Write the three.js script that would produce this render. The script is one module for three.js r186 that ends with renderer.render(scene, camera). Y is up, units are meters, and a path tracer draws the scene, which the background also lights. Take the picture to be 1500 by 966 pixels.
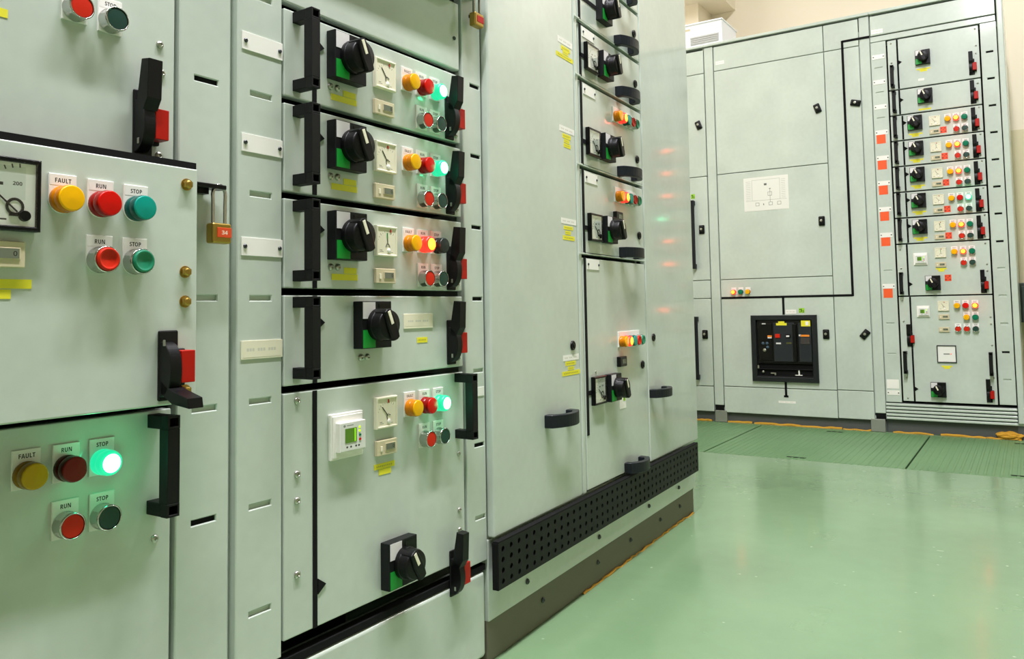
import * as THREE from 'three';
import { RoundedBoxGeometry } from 'three/addons/geometries/RoundedBoxGeometry.js';
import { mergeGeometries } from 'three/addons/utils/BufferGeometryUtils.js';
import { RectAreaLightUniformsLib } from 'three/addons/lights/RectAreaLightUniformsLib.js';

// ------------------------------------------------------------------ camera, lights, exposure
const scene = new THREE.Scene();
scene.background = new THREE.Color(0x000000);
const renderer = new THREE.WebGLRenderer({ antialias: true });
renderer.toneMapping = THREE.LinearToneMapping;
renderer.toneMappingExposure = 0.975;
renderer.shadowMap.enabled = true;
RectAreaLightUniformsLib.init();

const R = THREE.MathUtils.degToRad;
const camera = new THREE.PerspectiveCamera(2 * Math.atan(483 / 1175.6) * 180 / Math.PI, 1500 / 966, 0.05, 30);
camera.position.set(0, 0.72, 0.96);
camera.rotation.set(R(3.4986), R(-57.1616), R(-0.95788), 'YXZ');
camera.setViewOffset(1500, 966, 0, 101.3, 1500, 966);   // the photograph is an off-centre crop
scene.add(camera);

// fluorescent ceiling fittings: [x, z, length, light intensity, height]
const FITTINGS = [[-1.65, 0.62, 1.25, 70, 4.4], [-0.05, 0.86, 1.25, 255, 4.4], [1.5, 0.86, 1.25, 235, 4.4], [3.0, 0.86, 1.25, 24, 4.4], [4.6, -1.22, 1.25, 27, 3.7], [5.1, 2.0, 1.25, 48, 3.7]];
const LAMP_COLOR = new THREE.Color().setRGB(1.02, 0.985, 1.05);
for (const [x, z, len, power, y] of FITTINGS) {
  const l = new THREE.RectAreaLight(LAMP_COLOR, power, len, 0.16);
  l.position.set(x, y - 0.012, z); l.lookAt(x, 0, z); l.castShadow = true; scene.add(l);
}

// ------------------------------------------------------------------ helpers
let seed = 7;
const rnd = () => { seed = (seed * 1664525 + 1013904223) >>> 0; return seed / 4294967296; };
const taken = new Map();
const numbered = n => { const k = taken.get(n) || 0; taken.set(n, k + 1); return k ? `${n}_${String(k).padStart(3, '0')}` : n; };
const geoCache = new Map();
const cached = (key, f) => { if (!geoCache.has(key)) geoCache.set(key, f()); return geoCache.get(key); };
const flat = g => g.index ? g.toNonIndexed() : g;
const merge = list => mergeGeometries(list.map(g => { const c = flat(g).clone(); for (const a of Object.keys(c.attributes)) if (!['position', 'normal', 'uv'].includes(a)) c.deleteAttribute(a); return c; }));
// uv in metres, projected along the strongest axis of each normal
function metric(g) {
  g = flat(g); const p = g.attributes.position, n = g.attributes.normal, uv = new Float32Array(p.count * 2);
  for (let i = 0; i < p.count; i++) {
    const ax = Math.abs(n.getX(i)), ay = Math.abs(n.getY(i)), az = Math.abs(n.getZ(i));
    const [u, v] = az >= ax && az >= ay ? [p.getX(i), p.getY(i)] : ax >= ay ? [p.getZ(i), p.getY(i)] : [p.getX(i), p.getZ(i)];
    uv[2 * i] = u; uv[2 * i + 1] = v;
  }
  g.setAttribute('uv', new THREE.BufferAttribute(uv, 2)); return g;
}
// rounded slab: centred in x and y, from z = 0 to z = d
const slab = (w, h, d, r = 0.001, s = 1) => cached(`s${w},${h},${d},${r},${s}`, () => metric(new RoundedBoxGeometry(w, h, d, s, Math.min(r, w / 2.01, h / 2.01, d / 2.01)).translate(0, 0, d / 2)));
const box = (w, h, d, x = 0, y = 0, z = 0) => metric(new THREE.BoxGeometry(w, h, d).translate(x, y, z));
const rbox = (w, h, d, x, y, z, r = 0.002, s = 1) => metric(new RoundedBoxGeometry(w, h, d, s, Math.min(r, w / 2.01, h / 2.01, d / 2.01)).translate(x, y, z));
// surface of revolution about +z
const turned = (key, pts, seg = 24) => cached(`t${key}`, () => new THREE.LatheGeometry(pts.map(([r, h]) => new THREE.Vector2(r, h)), seg).rotateX(Math.PI / 2));
const shapeOf = pts => { const s = new THREE.Shape(); pts.forEach(([x, y], i) => i ? s.lineTo(x, y) : s.moveTo(x, y)); s.closePath(); return s; };
const extrude = (shape, depth, bevel = 0, seg = 1) => new THREE.ExtrudeGeometry(shape, { depth: depth - 2 * bevel, bevelEnabled: bevel > 0, bevelThickness: bevel, bevelSize: bevel, bevelOffset: -bevel, bevelSegments: seg, curveSegments: 12 }).translate(0, 0, bevel);
// a profile drawn in (z, y), pushed along x by w
const sideExtrude = (pts, w, bevel = 0.0008) => extrude(shapeOf(pts), w, bevel).rotateY(-Math.PI / 2).translate(w, 0, 0);
function part(parent, name, geo, mat, x = 0, y = 0, z = 0, label) {
  const m = new THREE.Mesh(geo, mat); m.name = name; m.position.set(x, y, z); parent.add(m);
  if (label) m.userData.label = label;
  return m;
}
function tag(o, label, category, group) { o.userData.label = label; o.userData.category = category; if (group) o.userData.group = group; return o; }
function structure(name, geo, mat, label) { const m = new THREE.Mesh(geo, mat); m.name = name; m.userData.kind = 'structure'; if (label) m.userData.label = label; scene.add(m); return m; }

// the three cabinet rows: local x to the right along the front, y up, z out of the front
const ROWS = {
  left: { p: [0, 0.02, 0], turn: 0 },
  angled: { p: [1.3794, 0.02, 0.015], turn: R(2.76) },
  back: { p: [4.937, 0, 0], turn: -Math.PI / 2 },
};
function thing(row, name, label, category, x, y, z = 0, group) {
  const g = new THREE.Group(); g.name = numbered(name); tag(g, label, category, group);
  const r = ROWS[row]; g.rotation.y = r.turn;
  const v = new THREE.Vector3(x, y, z).applyAxisAngle(new THREE.Vector3(0, 1, 0), r.turn);
  g.position.set(r.p[0] + v.x, r.p[1] + v.y, r.p[2] + v.z); scene.add(g); return g;
}
const K = 1.0286, BX = z => 0.96 + (z - 0.96) * K, BY = y => y * K;   // back row, measured to row coordinates

// ------------------------------------------------------------------ textures
function noiseTex(n, f, repeat) {
  const d = new Uint8Array(n * n * 4);
  for (let y = 0; y < n; y++) for (let x = 0; x < n; x++) { const v = f(x / n, y / n), i = (y * n + x) * 4; const c = Array.isArray(v) ? v : [v, v, v]; d[i] = c[0]; d[i + 1] = c[1]; d[i + 2] = c[2]; d[i + 3] = 255; }
  const t = new THREE.DataTexture(d, n, n); t.wrapS = t.wrapT = THREE.RepeatWrapping; t.magFilter = THREE.LinearFilter; t.minFilter = THREE.LinearFilter;
  if (repeat) t.repeat.set(repeat, repeat); t.needsUpdate = true; return t;
}
function lattice(n) { const a = Float32Array.from({ length: n * n }, rnd); return (u, v) => {
  const x = u * n, y = v * n, x0 = Math.floor(x), y0 = Math.floor(y), fx = x - x0, fy = y - y0, sx = fx * fx * (3 - 2 * fx), sy = fy * fy * (3 - 2 * fy);
  const g = (i, j) => a[((j % n + n) % n) * n + (i % n + n) % n];
  return (g(x0, y0) * (1 - sx) + g(x0 + 1, y0) * sx) * (1 - sy) + (g(x0, y0 + 1) * (1 - sx) + g(x0 + 1, y0 + 1) * sx) * sy; }; }
const n8 = lattice(8), n16 = lattice(16), n32 = lattice(32), n64 = lattice(64), n128 = lattice(128);
const peelTex = noiseTex(256, (u, v) => 255 * (0.5 * n32(u, v) + 0.35 * n64(u, v) + 0.15 * n128(u, v)), 4);
const paintTex = noiseTex(256, (u, v) => { const c = 236 + 12 * n8(u, v) + 5 * n64(u, v); return [c, c, c]; }, 1.2); paintTex.colorSpace = THREE.SRGBColorSpace;
function canvasTex(w, h, draw) { const c = document.createElement('canvas'); c.width = w; c.height = h; const g = c.getContext('2d'); draw(g, w, h); const t = new THREE.CanvasTexture(c); t.colorSpace = THREE.SRGBColorSpace; return t; }

// ------------------------------------------------------------------ materials
const std = (color, roughness = 0.5, metalness = 0, more = {}) => new THREE.MeshPhysicalMaterial({ color, roughness, metalness, ...more });
const DIM = { specularIntensity: 0.55 };
const M = {
  paint: std(0xcbd6ca, 0.38, 0, { map: paintTex, bumpMap: peelTex, bumpScale: 0.00005, clearcoat: 0.8, clearcoatRoughness: 0.09 }),
  black: std(0x090a0a, 0.55, 0, DIM), blackGloss: std(0x060707, 0.32, 0, DIM), matteBlack: std(0x050606, 0.9, 0, DIM), slate: std(0x161b20, 0.42, 0, DIM),
  rotary: std(0x070708, 0.42, 0, DIM), rotaryPlate: std(0x0f1112, 0.5, 0, DIM), chassis: std(0x0d0e0e, 0.9, 0, DIM),
  steel: std(0xb8b8ae, 0.32, 1), chrome: std(0xc4c4c2, 0.12, 1), brass: std(0xb89a4e, 0.34, 1), darkSteel: std(0x55585a, 0.4, 1),
  white: std(0xf2f0e8, 0.45), cream: std(0xebe6cc, 0.5), beige: std(0xcfc4a2, 0.5), plate: std(0xf0efe8, 0.4),
  red: std(0xb01405, 0.42, 0, DIM), redPush: std(0xcc2408, 0.42, 0, DIM), greenPush: std(0x0f3a30, 0.4), greenPushBright: std(0x12805c, 0.4),
  yellowTape: std(0xe9e02c, 0.6), orange: std(0xf65a1e, 0.55), amberTape: std(0xf08a20, 0.5), greenTape: std(0x07942f, 0.5), greyTape: std(0xe0dedc, 0.5),
  glass: std(0xffffff, 0.03, 0, { transmission: 1, thickness: 0, ior: 1.45 }), lcd: std(0x5a6152, 0.25), plinth: std(0x6f6c59, 0.6, 0.1), plinthGrey: std(0x4e5350, 0.65), galv: std(0x9a9d94, 0.5, 0.6),
  foam: std(0xc9962a, 0.85), whiteBox: std(0xf0f2f4, 0.35), vent: std(0xb9bab6, 0.6), wall: std(0xf1e7cf, 0.9), dado: std(0xdcd4ae, 0.7), ceiling: std(0xa9a89f, 0.9),
  amber: std(0xf4b404, 0.25, 0, DIM), amberDull: std(0xb89408, 0.25, 0, DIM), redLens: std(0xd00e06, 0.25, 0, DIM), redLensDark: std(0x701006, 0.25, 0, DIM),
  tealLens: std(0x069484, 0.25, 0, DIM), greyLens: std(0x24302e, 0.25, 0, DIM), greenLens: std(0x067452, 0.25, 0, DIM),
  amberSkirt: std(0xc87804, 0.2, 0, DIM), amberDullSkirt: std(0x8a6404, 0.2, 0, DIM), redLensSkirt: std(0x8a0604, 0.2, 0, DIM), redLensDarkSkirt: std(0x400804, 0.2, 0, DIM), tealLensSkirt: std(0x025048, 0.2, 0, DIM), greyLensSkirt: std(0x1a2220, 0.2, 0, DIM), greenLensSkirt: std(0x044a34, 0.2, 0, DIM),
};
const glow = (rgb, k, base) => new THREE.MeshPhysicalMaterial({ color: base, roughness: 0.3, emissive: new THREE.Color().setRGB(...rgb), emissiveIntensity: k });
const LIT = {
  green: { rim: glow([0.02, 0.9, 0.42], 0.9, 0x067452), core: glow([0.3, 1.0, 0.62], 5, 0xffffff), light: [0.03, 1.0, 0.42] },
  red: { rim: glow([1.0, 0.04, 0.02], 1.3, 0xa01008), core: glow([1.0, 0.17, 0.008], 5, 0xffc040), light: [1.0, 0.07, 0.05] },
};
const printed = (tex, rough = 0.5) => new THREE.MeshPhysicalMaterial({ map: tex, roughness: rough });

// flat print
const legendTex = w => canvasTex(128, 56, (g, W, H) => { g.fillStyle = '#f0efe8'; g.fillRect(0, 0, W, H); if (!w) return; g.fillStyle = '#0a0a0a'; g.font = 'bold 34px sans-serif'; g.textAlign = 'center'; g.textBaseline = 'middle'; g.save(); g.translate(W / 2, H / 2 + 2); g.scale(0.82, 1); g.fillText(w, 0, 0); g.restore(); });
const LEGEND = { FAULT: printed(legendTex('FAULT'), 0.4), RUN: printed(legendTex('RUN'), 0.4), STOP: printed(legendTex('STOP'), 0.4) };
const dialTex = (bg, black, ticks) => canvasTex(256, 256, (g) => {
  g.fillStyle = bg; g.fillRect(0, 0, 256, 256); g.strokeStyle = black; g.lineWidth = 4;
  for (let i = 0; i <= ticks; i++) { const a = Math.PI * (1.05 + 0.62 * i / ticks), r0 = 150, r1 = i % 2 ? 162 : 172; g.beginPath(); g.moveTo(140 + r0 * Math.cos(a), 196 + r0 * Math.sin(a)); g.lineTo(140 + r1 * Math.cos(a), 196 + r1 * Math.sin(a)); g.stroke(); }
  g.fillStyle = black; g.fillRect(28, 214, 36, 5); g.fillRect(28, 228, 54, 4); g.fillRect(186, 232, 30, 4);
});
const CREAM_DIAL = printed(dialTex('#ebe6cc', '#4a4a40', 10), 0.35);
const WHITE_DIAL = printed(canvasTex(256, 256, g => { g.fillStyle = '#f0f2ea'; g.fillRect(0, 0, 256, 256); g.fillStyle = '#dde4dc'; g.fillRect(0, 16, 216, 132); g.strokeStyle = '#23241f'; g.lineWidth = 5;
  for (let i = 0; i < 9; i++) { const a = Math.PI * (1.08 + 0.4 * i / 8); g.beginPath(); g.moveTo(205 + 170 * Math.cos(a), 190 + 170 * Math.sin(a)); g.lineTo(205 + 186 * Math.cos(a), 190 + 186 * Math.sin(a)); g.stroke(); }
  g.fillStyle = '#23241f'; g.font = 'bold 22px sans-serif'; g.fillText('200', 168, 92); g.fillRect(104, 84, 30, 12); g.fillRect(118, 226, 30, 6); }), 0.3);
const RELAY_FACE = printed(canvasTex(256, 256, g => { g.fillStyle = '#dedfd8'; g.fillRect(0, 0, 256, 256); g.fillStyle = '#8a8d86'; g.beginPath(); g.arc(40, 24, 12, 0, 7); g.fill(); g.fillRect(64, 18, 70, 9);
  g.fillStyle = '#3c3f3a'; for (const x of [66, 106, 160, 190]) { g.beginPath(); g.arc(x, 224, 10, 0, 7); g.fill(); } }), 0.4);
const LCD_DIGITS = printed(canvasTex(128, 64, g => { g.fillStyle = '#6d7362'; g.fillRect(0, 0, 128, 64); g.fillStyle = '#23271f'; g.font = 'bold 44px monospace'; g.fillText('0', 92, 48); }), 0.25);
const ORANGE_TAG = printed(canvasTex(64, 72, g => { g.fillStyle = '#ec4a20'; g.fillRect(0, 0, 64, 72); g.fillStyle = '#6a1e12'; g.fillRect(4, 14, 12, 8); g.fillRect(40, 12, 14, 10); g.fillRect(4, 50, 16, 10); g.fillRect(44, 52, 14, 8); g.fillRect(28, 30, 8, 6); }));
const LIME_TAG = printed(canvasTex(64, 64, g => { g.fillStyle = '#9ad22a'; g.fillRect(0, 0, 64, 64); g.fillStyle = '#1e3410'; g.fillRect(6, 14, 14, 12); g.fillRect(24, 8, 10, 44); g.fillRect(40, 30, 16, 8); g.fillRect(8, 44, 10, 10); g.fillRect(42, 46, 14, 10); }));
const TAPE_TEXT = printed(canvasTex(128, 32, g => { g.fillStyle = '#e9e02c'; g.fillRect(0, 0, 128, 32); g.fillStyle = '#b0a830'; for (let i = 0; i < 9; i++) g.fillRect(14 + i * 11, 12, 7, 9); }), 0.6);
const PADLOCK_TAG = printed(canvasTex(96, 64, g => { g.fillStyle = '#d8481a'; g.fillRect(0, 0, 96, 64); g.fillStyle = '#e8dcc8'; g.font = 'bold 40px sans-serif'; g.textAlign = 'center'; g.fillText('34', 48, 46); }));
const DIAGRAM = printed(canvasTex(256, 200, g => { g.fillStyle = '#e8e8de'; g.fillRect(0, 0, 256, 200); g.strokeStyle = '#a8aaa0'; g.lineWidth = 1.5; g.strokeRect(46, 14, 164, 126); g.beginPath(); g.moveTo(8, 140); g.lineTo(248, 140); g.stroke();
  g.strokeStyle = '#70736a'; g.lineWidth = 2; g.strokeRect(140, 92, 22, 22); for (const x of [66, 144, 194]) g.strokeRect(x, 154, 20, 18); g.beginPath(); g.moveTo(152, 74); g.lineTo(152, 154); g.stroke(); g.fillStyle = '#60635a'; g.fillRect(118, 38, 16, 12); g.fillRect(110, 160, 5, 10); g.fillRect(147, 70, 10, 4);
  g.fillStyle = '#b9bab0'; for (let i = 0; i < 11; i++) { g.fillRect(10, 20 + i * 11, 28, 2); g.fillRect(218, 20 + i * 11, 24, 2); } }), 0.7);
const SMALL_PRINT = bg => printed(canvasTex(128, 40, g => { g.fillStyle = bg; g.fillRect(0, 0, 128, 40); g.fillStyle = '#d0cebe'; for (let i = 0; i < 12; i++) if (i % 4 !== 3) g.fillRect(12 + i * 9, 16, 7, 8); }), 0.5);
const WHITE_PRINT = SMALL_PRINT('#f2f0e8'), CREAM_PRINT = SMALL_PRINT('#ebe6cc');

// ------------------------------------------------------------------ devices (x, y on the panel, z = panel front)
const print = (parent, name, w, h, mat, x, y, z) => part(parent, name, cached(`p${w},${h}`, () => new THREE.PlaneGeometry(w, h)), mat, x, y, z);
const sticker = (p, mat, x, y, w, h, z = 0, name = 'sticker') => part(p, name, cached(`k${w},${h}`, () => new THREE.BoxGeometry(w, h, 0.0006).translate(0, 0, 0.0003)), mat, x, y, z);
const screw = (p, x, y, z = 0, r = 0.0048, mat = M.steel) => part(p, 'screw', turned(`screw${r}`, [[r * 1.05, 0], [r * 1.05, r * 0.25], [r * 0.92, r * 0.55], [r * 0.55, r * 0.78], [r * 0.42, r * 0.78], [r * 0.3, r * 0.3], [0, r * 0.25]], 16), mat, x, y, z);
function hexBolt(p, x, y, z = 0) {
  return part(p, 'hex_bolt', cached('hexbolt', () => merge([new THREE.CylinderGeometry(0.0062, 0.0066, 0.005, 6).rotateX(Math.PI / 2).translate(0, 0, 0.0037), new THREE.CylinderGeometry(0.0078, 0.0078, 0.0014, 20).rotateX(Math.PI / 2).translate(0, 0, 0.0007), new THREE.CylinderGeometry(0.0034, 0.0052, 0.0012, 18).rotateX(Math.PI / 2).translate(0, 0, 0.0066)])), M.brass, x, y, z);
}
const legendPlate = round => cached(`lp${round}`, () => {
  const w = 0.0155, s = new THREE.Shape(); s.moveTo(-w, 0.0285);
  if (round) { s.lineTo(-w, 0); s.absarc(0, 0, w, Math.PI, 2 * Math.PI, false); s.lineTo(w, 0.0285); } else { s.lineTo(-w, -0.0155); s.lineTo(w, -0.0155); s.lineTo(w, 0.0285); }
  s.closePath(); return metric(extrude(s, 0.0026, 0.0004));
});
const LENS = [[0.0152, 0], [0.0156, 0.004], [0.0152, 0.0075], [0.0138, 0.0082], [0.0138, 0.0098], [0.0152, 0.0105], [0.0153, 0.016], [0.0146, 0.0192]];
const lensBody = turned('lens', [[0.0146, 0.0190], [0.0141, 0.0203], [0.0130, 0.0210], [0.0, 0.0216]], 28);
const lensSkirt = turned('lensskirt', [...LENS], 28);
const lensRim = turned('lensrim', [...LENS, [0.0130, 0.0206], [0.0112, 0.0212]], 28);
const lensCore = turned('lenscore', [[0.0113, 0.0208], [0.0112, 0.0214], [0.006, 0.0219], [0, 0.022]], 24);
// (x, y) is the axis of the lamp; the plate reaches 28 mm above it
function pilotLight(p, x, y, lens, text, { z = 0, round = false, power = 1 } = {}) {
  const m = part(p, 'pilot_light', legendPlate(round), M.plate, x, y, z);
  if (text) print(m, 'legend', 0.0285, 0.0118, LEGEND[text], 0, 0.0217, 0.0028);
  if (LIT[lens]) {
    const L = LIT[lens];
    part(m, 'lens', lensRim, L.rim, 0, 0, 0.0024); part(m, 'bulb_face', lensCore, L.core, 0, 0, 0.0024);
    const pl = new THREE.PointLight(new THREE.Color().setRGB(...L.light), 0.0055 * power, 0, 2); pl.position.set(0, 0, 0.031); pl.castShadow = true; pl.shadow.radius = 0.5; pl.name = 'lamp_glow'; m.add(pl);
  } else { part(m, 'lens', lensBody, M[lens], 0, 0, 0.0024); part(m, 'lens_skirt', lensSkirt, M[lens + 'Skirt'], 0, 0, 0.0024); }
  return m;
}
const collarGeo = turned('collar', [[0.0156, 0], [0.0156, 0.003], [0.0148, 0.0045], [0.0148, 0.0125], [0.0156, 0.0135], [0.0156, 0.0162], [0.0146, 0.0172], [0.0136, 0.0172], [0.0134, 0.013]], 28);
const capFlat = turned('capflat', [[0.0133, 0.010], [0.0133, 0.0158], [0.0125, 0.0166], [0, 0.0166]], 28);
const capDish = turned('capdish', [[0.0133, 0.010], [0.0133, 0.0195], [0.0124, 0.0212], [0.0104, 0.0208], [0.0085, 0.0190], [0, 0.0182]], 28);
function pushButton(p, x, y, mat, text, { z = 0, round = false, dish = false } = {}) {
  const m = part(p, 'push_button', legendPlate(round), M.plate, x, y, z);
  if (text) print(m, 'legend', 0.0285, 0.0118, LEGEND[text], 0, 0.0217, 0.0028);
  part(m, 'collar', collarGeo, M.chrome, 0, 0, 0.0024); part(m, 'button_cap', dish ? capDish : capFlat, mat, 0, 0, 0.0024);
  return m;
}
const knobBase = turned('knob', [[0.0275, 0], [0.0278, 0.008], [0.0270, 0.010], [0.0262, 0.0102], [0.0258, 0.024], [0.0235, 0.029], [0, 0.030]], 36);
const gripGeo = cached('grip', () => {
  const s = new THREE.Shape(); s.moveTo(-0.0075, 0.0265); s.quadraticCurveTo(0, 0.0300, 0.0075, 0.0265); s.bezierCurveTo(0.0125, 0.012, 0.0125, -0.006, 0.0085, -0.0265); s.quadraticCurveTo(0, -0.0305, -0.0085, -0.0265); s.bezierCurveTo(-0.0125, -0.006, -0.0125, 0.012, -0.0075, 0.0265);
  return extrude(s, 0.034, 0.0022, 2);
});
// rotary handle on its square plate, centre (x, y)
function rotaryHandle(p, x, y, { z = 0, turn = 24, w = 0.074, h = 0.080 } = {}) {
  const m = part(p, 'rotary_handle', slab(w, h, 0.02, 0.0012), M.rotaryPlate, x, y, z);
  sticker(m, M.greyTape, -w / 2 + 0.0175, h / 2 - 0.0155, 0.030, 0.028, 0.02, 'grey_label');
  sticker(m, M.greenTape, -w / 2 + 0.0175, -h / 2 + 0.0165, 0.030, 0.030, 0.02, 'green_label');
  part(m, 'window', cached('rwin', () => box(0.030, 0.011, 0.0008)), M.blackGloss, w / 2 - 0.0175, h / 2 - 0.010, 0.0203);
  const k = part(m, 'knob', merge([knobBase, flat(gripGeo.clone())]), M.rotary, 0.002, 0, 0.02); k.rotation.z = R(turn);
  const q = part(m, 'pointer', cached('ptr', () => slab(0.0066, 0.024, 0.0012, 0.0005)), M.cream, 0.002 - Math.sin(R(turn)) * 0.013, Math.cos(R(turn)) * 0.013, 0.0538); q.rotation.z = R(turn);
  return m;
}
const needleGeo = cached('needle', () => merge([box(0.0013, 0.021, 0.0006, 0, 0.0105, 0), box(0.0009, 0.007, 0.0006, 0.0026, -0.003, 0).rotateZ(0.5), box(0.0009, 0.007, 0.0006, -0.0026, -0.003, 0).rotateZ(-0.5)]));
function frame(w, h, b, d, r = 0.0012) { return cached(`f${w},${h},${b},${d}`, () => { const s = shapeOf([[-w / 2, -h / 2], [w / 2, -h / 2], [w / 2, h / 2], [-w / 2, h / 2]]); s.holes.push(shapeOf([[-w / 2 + b, -h / 2 + b], [-w / 2 + b, h / 2 - b], [w / 2 - b, h / 2 - b], [w / 2 - b, -h / 2 + b]])); return metric(extrude(s, d, Math.min(r, b / 3))); }); }
function creamMeter(p, x, y, reading = 38, { z = 0, mark } = {}) {
  const m = part(p, 'ammeter', frame(0.054, 0.054, 0.004, 0.009), M.cream, x, y, z);
  print(m, 'dial', 0.047, 0.047, CREAM_DIAL, 0, 0, 0.0072);
  const n = part(m, 'needle', needleGeo, M.black, 0.002, -0.006, 0.0078); n.rotation.z = R(reading);
  part(m, 'limit_marker', cached('lim', () => box(0.0028, 0.006, 0.0006)), M.red, mark ? 0.010 : 0.004, 0.0188, 0.0078);
  if (reading < 30) { const g = part(m, 'green_marker', cached('gm', () => box(0.002, 0.010, 0.0006)), M.greenTape, 0.001, 0.010, 0.0082); g.rotation.z = 0.05; }
  part(m, 'zero_adjuster', turned('zadj', [[0.0042, 0], [0.0042, 0.0014], [0.0034, 0.0022], [0, 0.0024]], 16), M.white, 0.005, -0.0165, 0.0072);
  return m;
}
function blackMeter(p, x, y, w, h, reading, { z = 0 } = {}) {
  const m = part(p, 'ammeter', frame(w, h, 0.0052, 0.012), M.blackGloss, x, y, z);
  print(m, 'dial', w - 0.009, h - 0.009, WHITE_DIAL, 0, 0, 0.0092);
  const n = part(m, 'needle', cached('bneedle', () => box(0.0016, 0.034, 0.0008, 0, 0.017, 0)), M.black, w * 0.20, -h * 0.24, 0.0102); n.rotation.z = R(reading);
  part(m, 'cover_glass', slab(w - 0.009, h - 0.009, 0.001, 0.0002), M.glass, 0, 0, 0.0112);
  part(m, 'pivot_ring', cached('piv', () => new THREE.RingGeometry(0.0065, 0.0095, 20).translate(0, 0, 0)), M.black, w * 0.17, -h * 0.17, 0.0099);
  part(m, 'pivot_cover', cached('pcov', () => merge([new THREE.CylinderGeometry(0.0055, 0.006, 0.004, 20).rotateX(Math.PI / 2).translate(0, 0, 0.002), box(0.014, 0.0035, 0.002, -0.008, 0.001, 0.001)])), M.blackGloss, w * 0.29, -h * 0.29, 0.0092);
  return m;
}
function hourCounter(p, x, y, { z = 0, w = 0.051, h = 0.026 } = {}) {
  const m = part(p, 'hour_counter', slab(w, h, 0.007, 0.0012), M.beige, x, y, z);
  part(m, 'lcd_bezel', cached('lcdb', () => slab(0.026, 0.0125, 0.0012, 0.0004)), M.beige, 0.007, 0.001, 0.007);
  print(m, 'lcd_display', 0.0235, 0.0105, LCD_DIGITS, 0.007, 0.001, 0.0084);
  part(m, 'reset_key', cached('rk', () => slab(0.0045, 0.009, 0.0014, 0.0006)), M.cream, -0.0155, -0.001, 0.007);
  return m;
}
// upright bow handle of height h with its foot plates at z = 0; x is its left side
function barHandle(p, x, y0, h, z = 0) {
  const geo = cached(`bar${h}`, () => {
    const w = 0.0176, b = 0.030, f = 0.044, t = 0.017;
    const side = sideExtrude([[0, 0], [b, 0], [b, t + 0.004], [b - 0.003, t], [0, t]].map(([a, c]) => [a, c]), w);
    const top = sideExtrude([[0, h], [0, h - t], [b - 0.003, h - t], [b, h - t - 0.004], [b, h]], w);
    const mid = rbox(w, h - 2 * 0.0165, f - b + 0.004, w / 2, h / 2, (b + f) / 2 - 0.002, 0.001);
    const sock = s => { const q = shapeOf([[0, 0], [w, 0], [w, 0.0165], [0, 0.0165]]); q.holes.push(shapeOf([[0.003, 0.003], [0.003, 0.0135], [w - 0.003, 0.0135], [w - 0.003, 0.003]])); return extrude(q, f - b, 0.0005).translate(0, s, b); };
    return merge([side, top, mid, sock(0), sock(h - 0.0165)]);
  });
  return part(p, 'pull_handle', geo, M.black, x, y0, z);
}
// interlock lever: base bottom-left corner at (x, y); pose 'up' or 'out'
const leverBase = cached('lvb', () => merge([rbox(0.027, 0.087, 0.004, 0.0135, 0.0435, 0.002), rbox(0.022, 0.047, 0.006, 0.025, 0.0405, 0.003)]));
const leverDome = cached('lvd', () => { const pts = []; for (let i = 0; i <= 30; i++) { const a = Math.PI * i / 30; pts.push([0.003 + 0.024 * Math.sin(a) ** 0.85, 0.039 - 0.034 * Math.cos(a)]); } return sideExtrude(pts, 0.016).translate(0.001, 0, 0); });
const leverUp = cached('lvu', () => sideExtrude([[0.008, 0.058], [0.022, 0.054], [0.027, 0.064], [0.032, 0.072], [0.034, 0.122], [0.018, 0.124], [0.010, 0.080]], 0.020).translate(0.001, 0, 0));
const leverOut = cached('lvo', () => merge([sideExtrude([[0.006, 0.026], [0.020, 0.018], [0.030, 0.014], [0.060, 0.006], [0.062, -0.006], [0.028, -0.002], [0.006, 0.010]], 0.021).translate(0.001, 0, 0)]));
function lever(p, x, y, { z = 0, pose = 'up' } = {}) {
  const m = part(p, 'interlock_lever', leverBase, M.black, x, y, z);
  part(m, 'pivot_hub', leverDome, M.rotary, 0, 0, 0); part(m, 'lever_arm', pose === 'up' ? leverUp : leverOut, M.rotary);
  part(m, 'red_block', cached('lvr', () => slab(0.0195, 0.040, 0.022, 0.001)), M.red, 0.0275, 0.042, 0.002);
  part(m, 'rivet', cached('lvn', () => slab(0.0012, 0.0075, 0.004, 0.0004)), M.steel, 0.0004, pose === 'up' ? 0.018 : 0.072, 0.012);
  return m;
}
function mimicStrip(p, x, y0, y1, w = 0.009, mat = M.matteBlack, z = 0) { return part(p, 'mimic_strip', cached(`ms${w},${(y1 - y0).toFixed(4)}`, () => box(w, y1 - y0, 0.0012, 0, (y1 - y0) / 2, 0.0006)), mat, x, y0, z); }
function arrowMark(p, x, y, z = 0) { return part(p, 'arrow_mark', cached('arrow', () => extrude(shapeOf([[0, -0.012], [0.017, 0], [0, 0.012]]), 0.0022, 0.0003)), M.matteBlack, x, y, z); }
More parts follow.
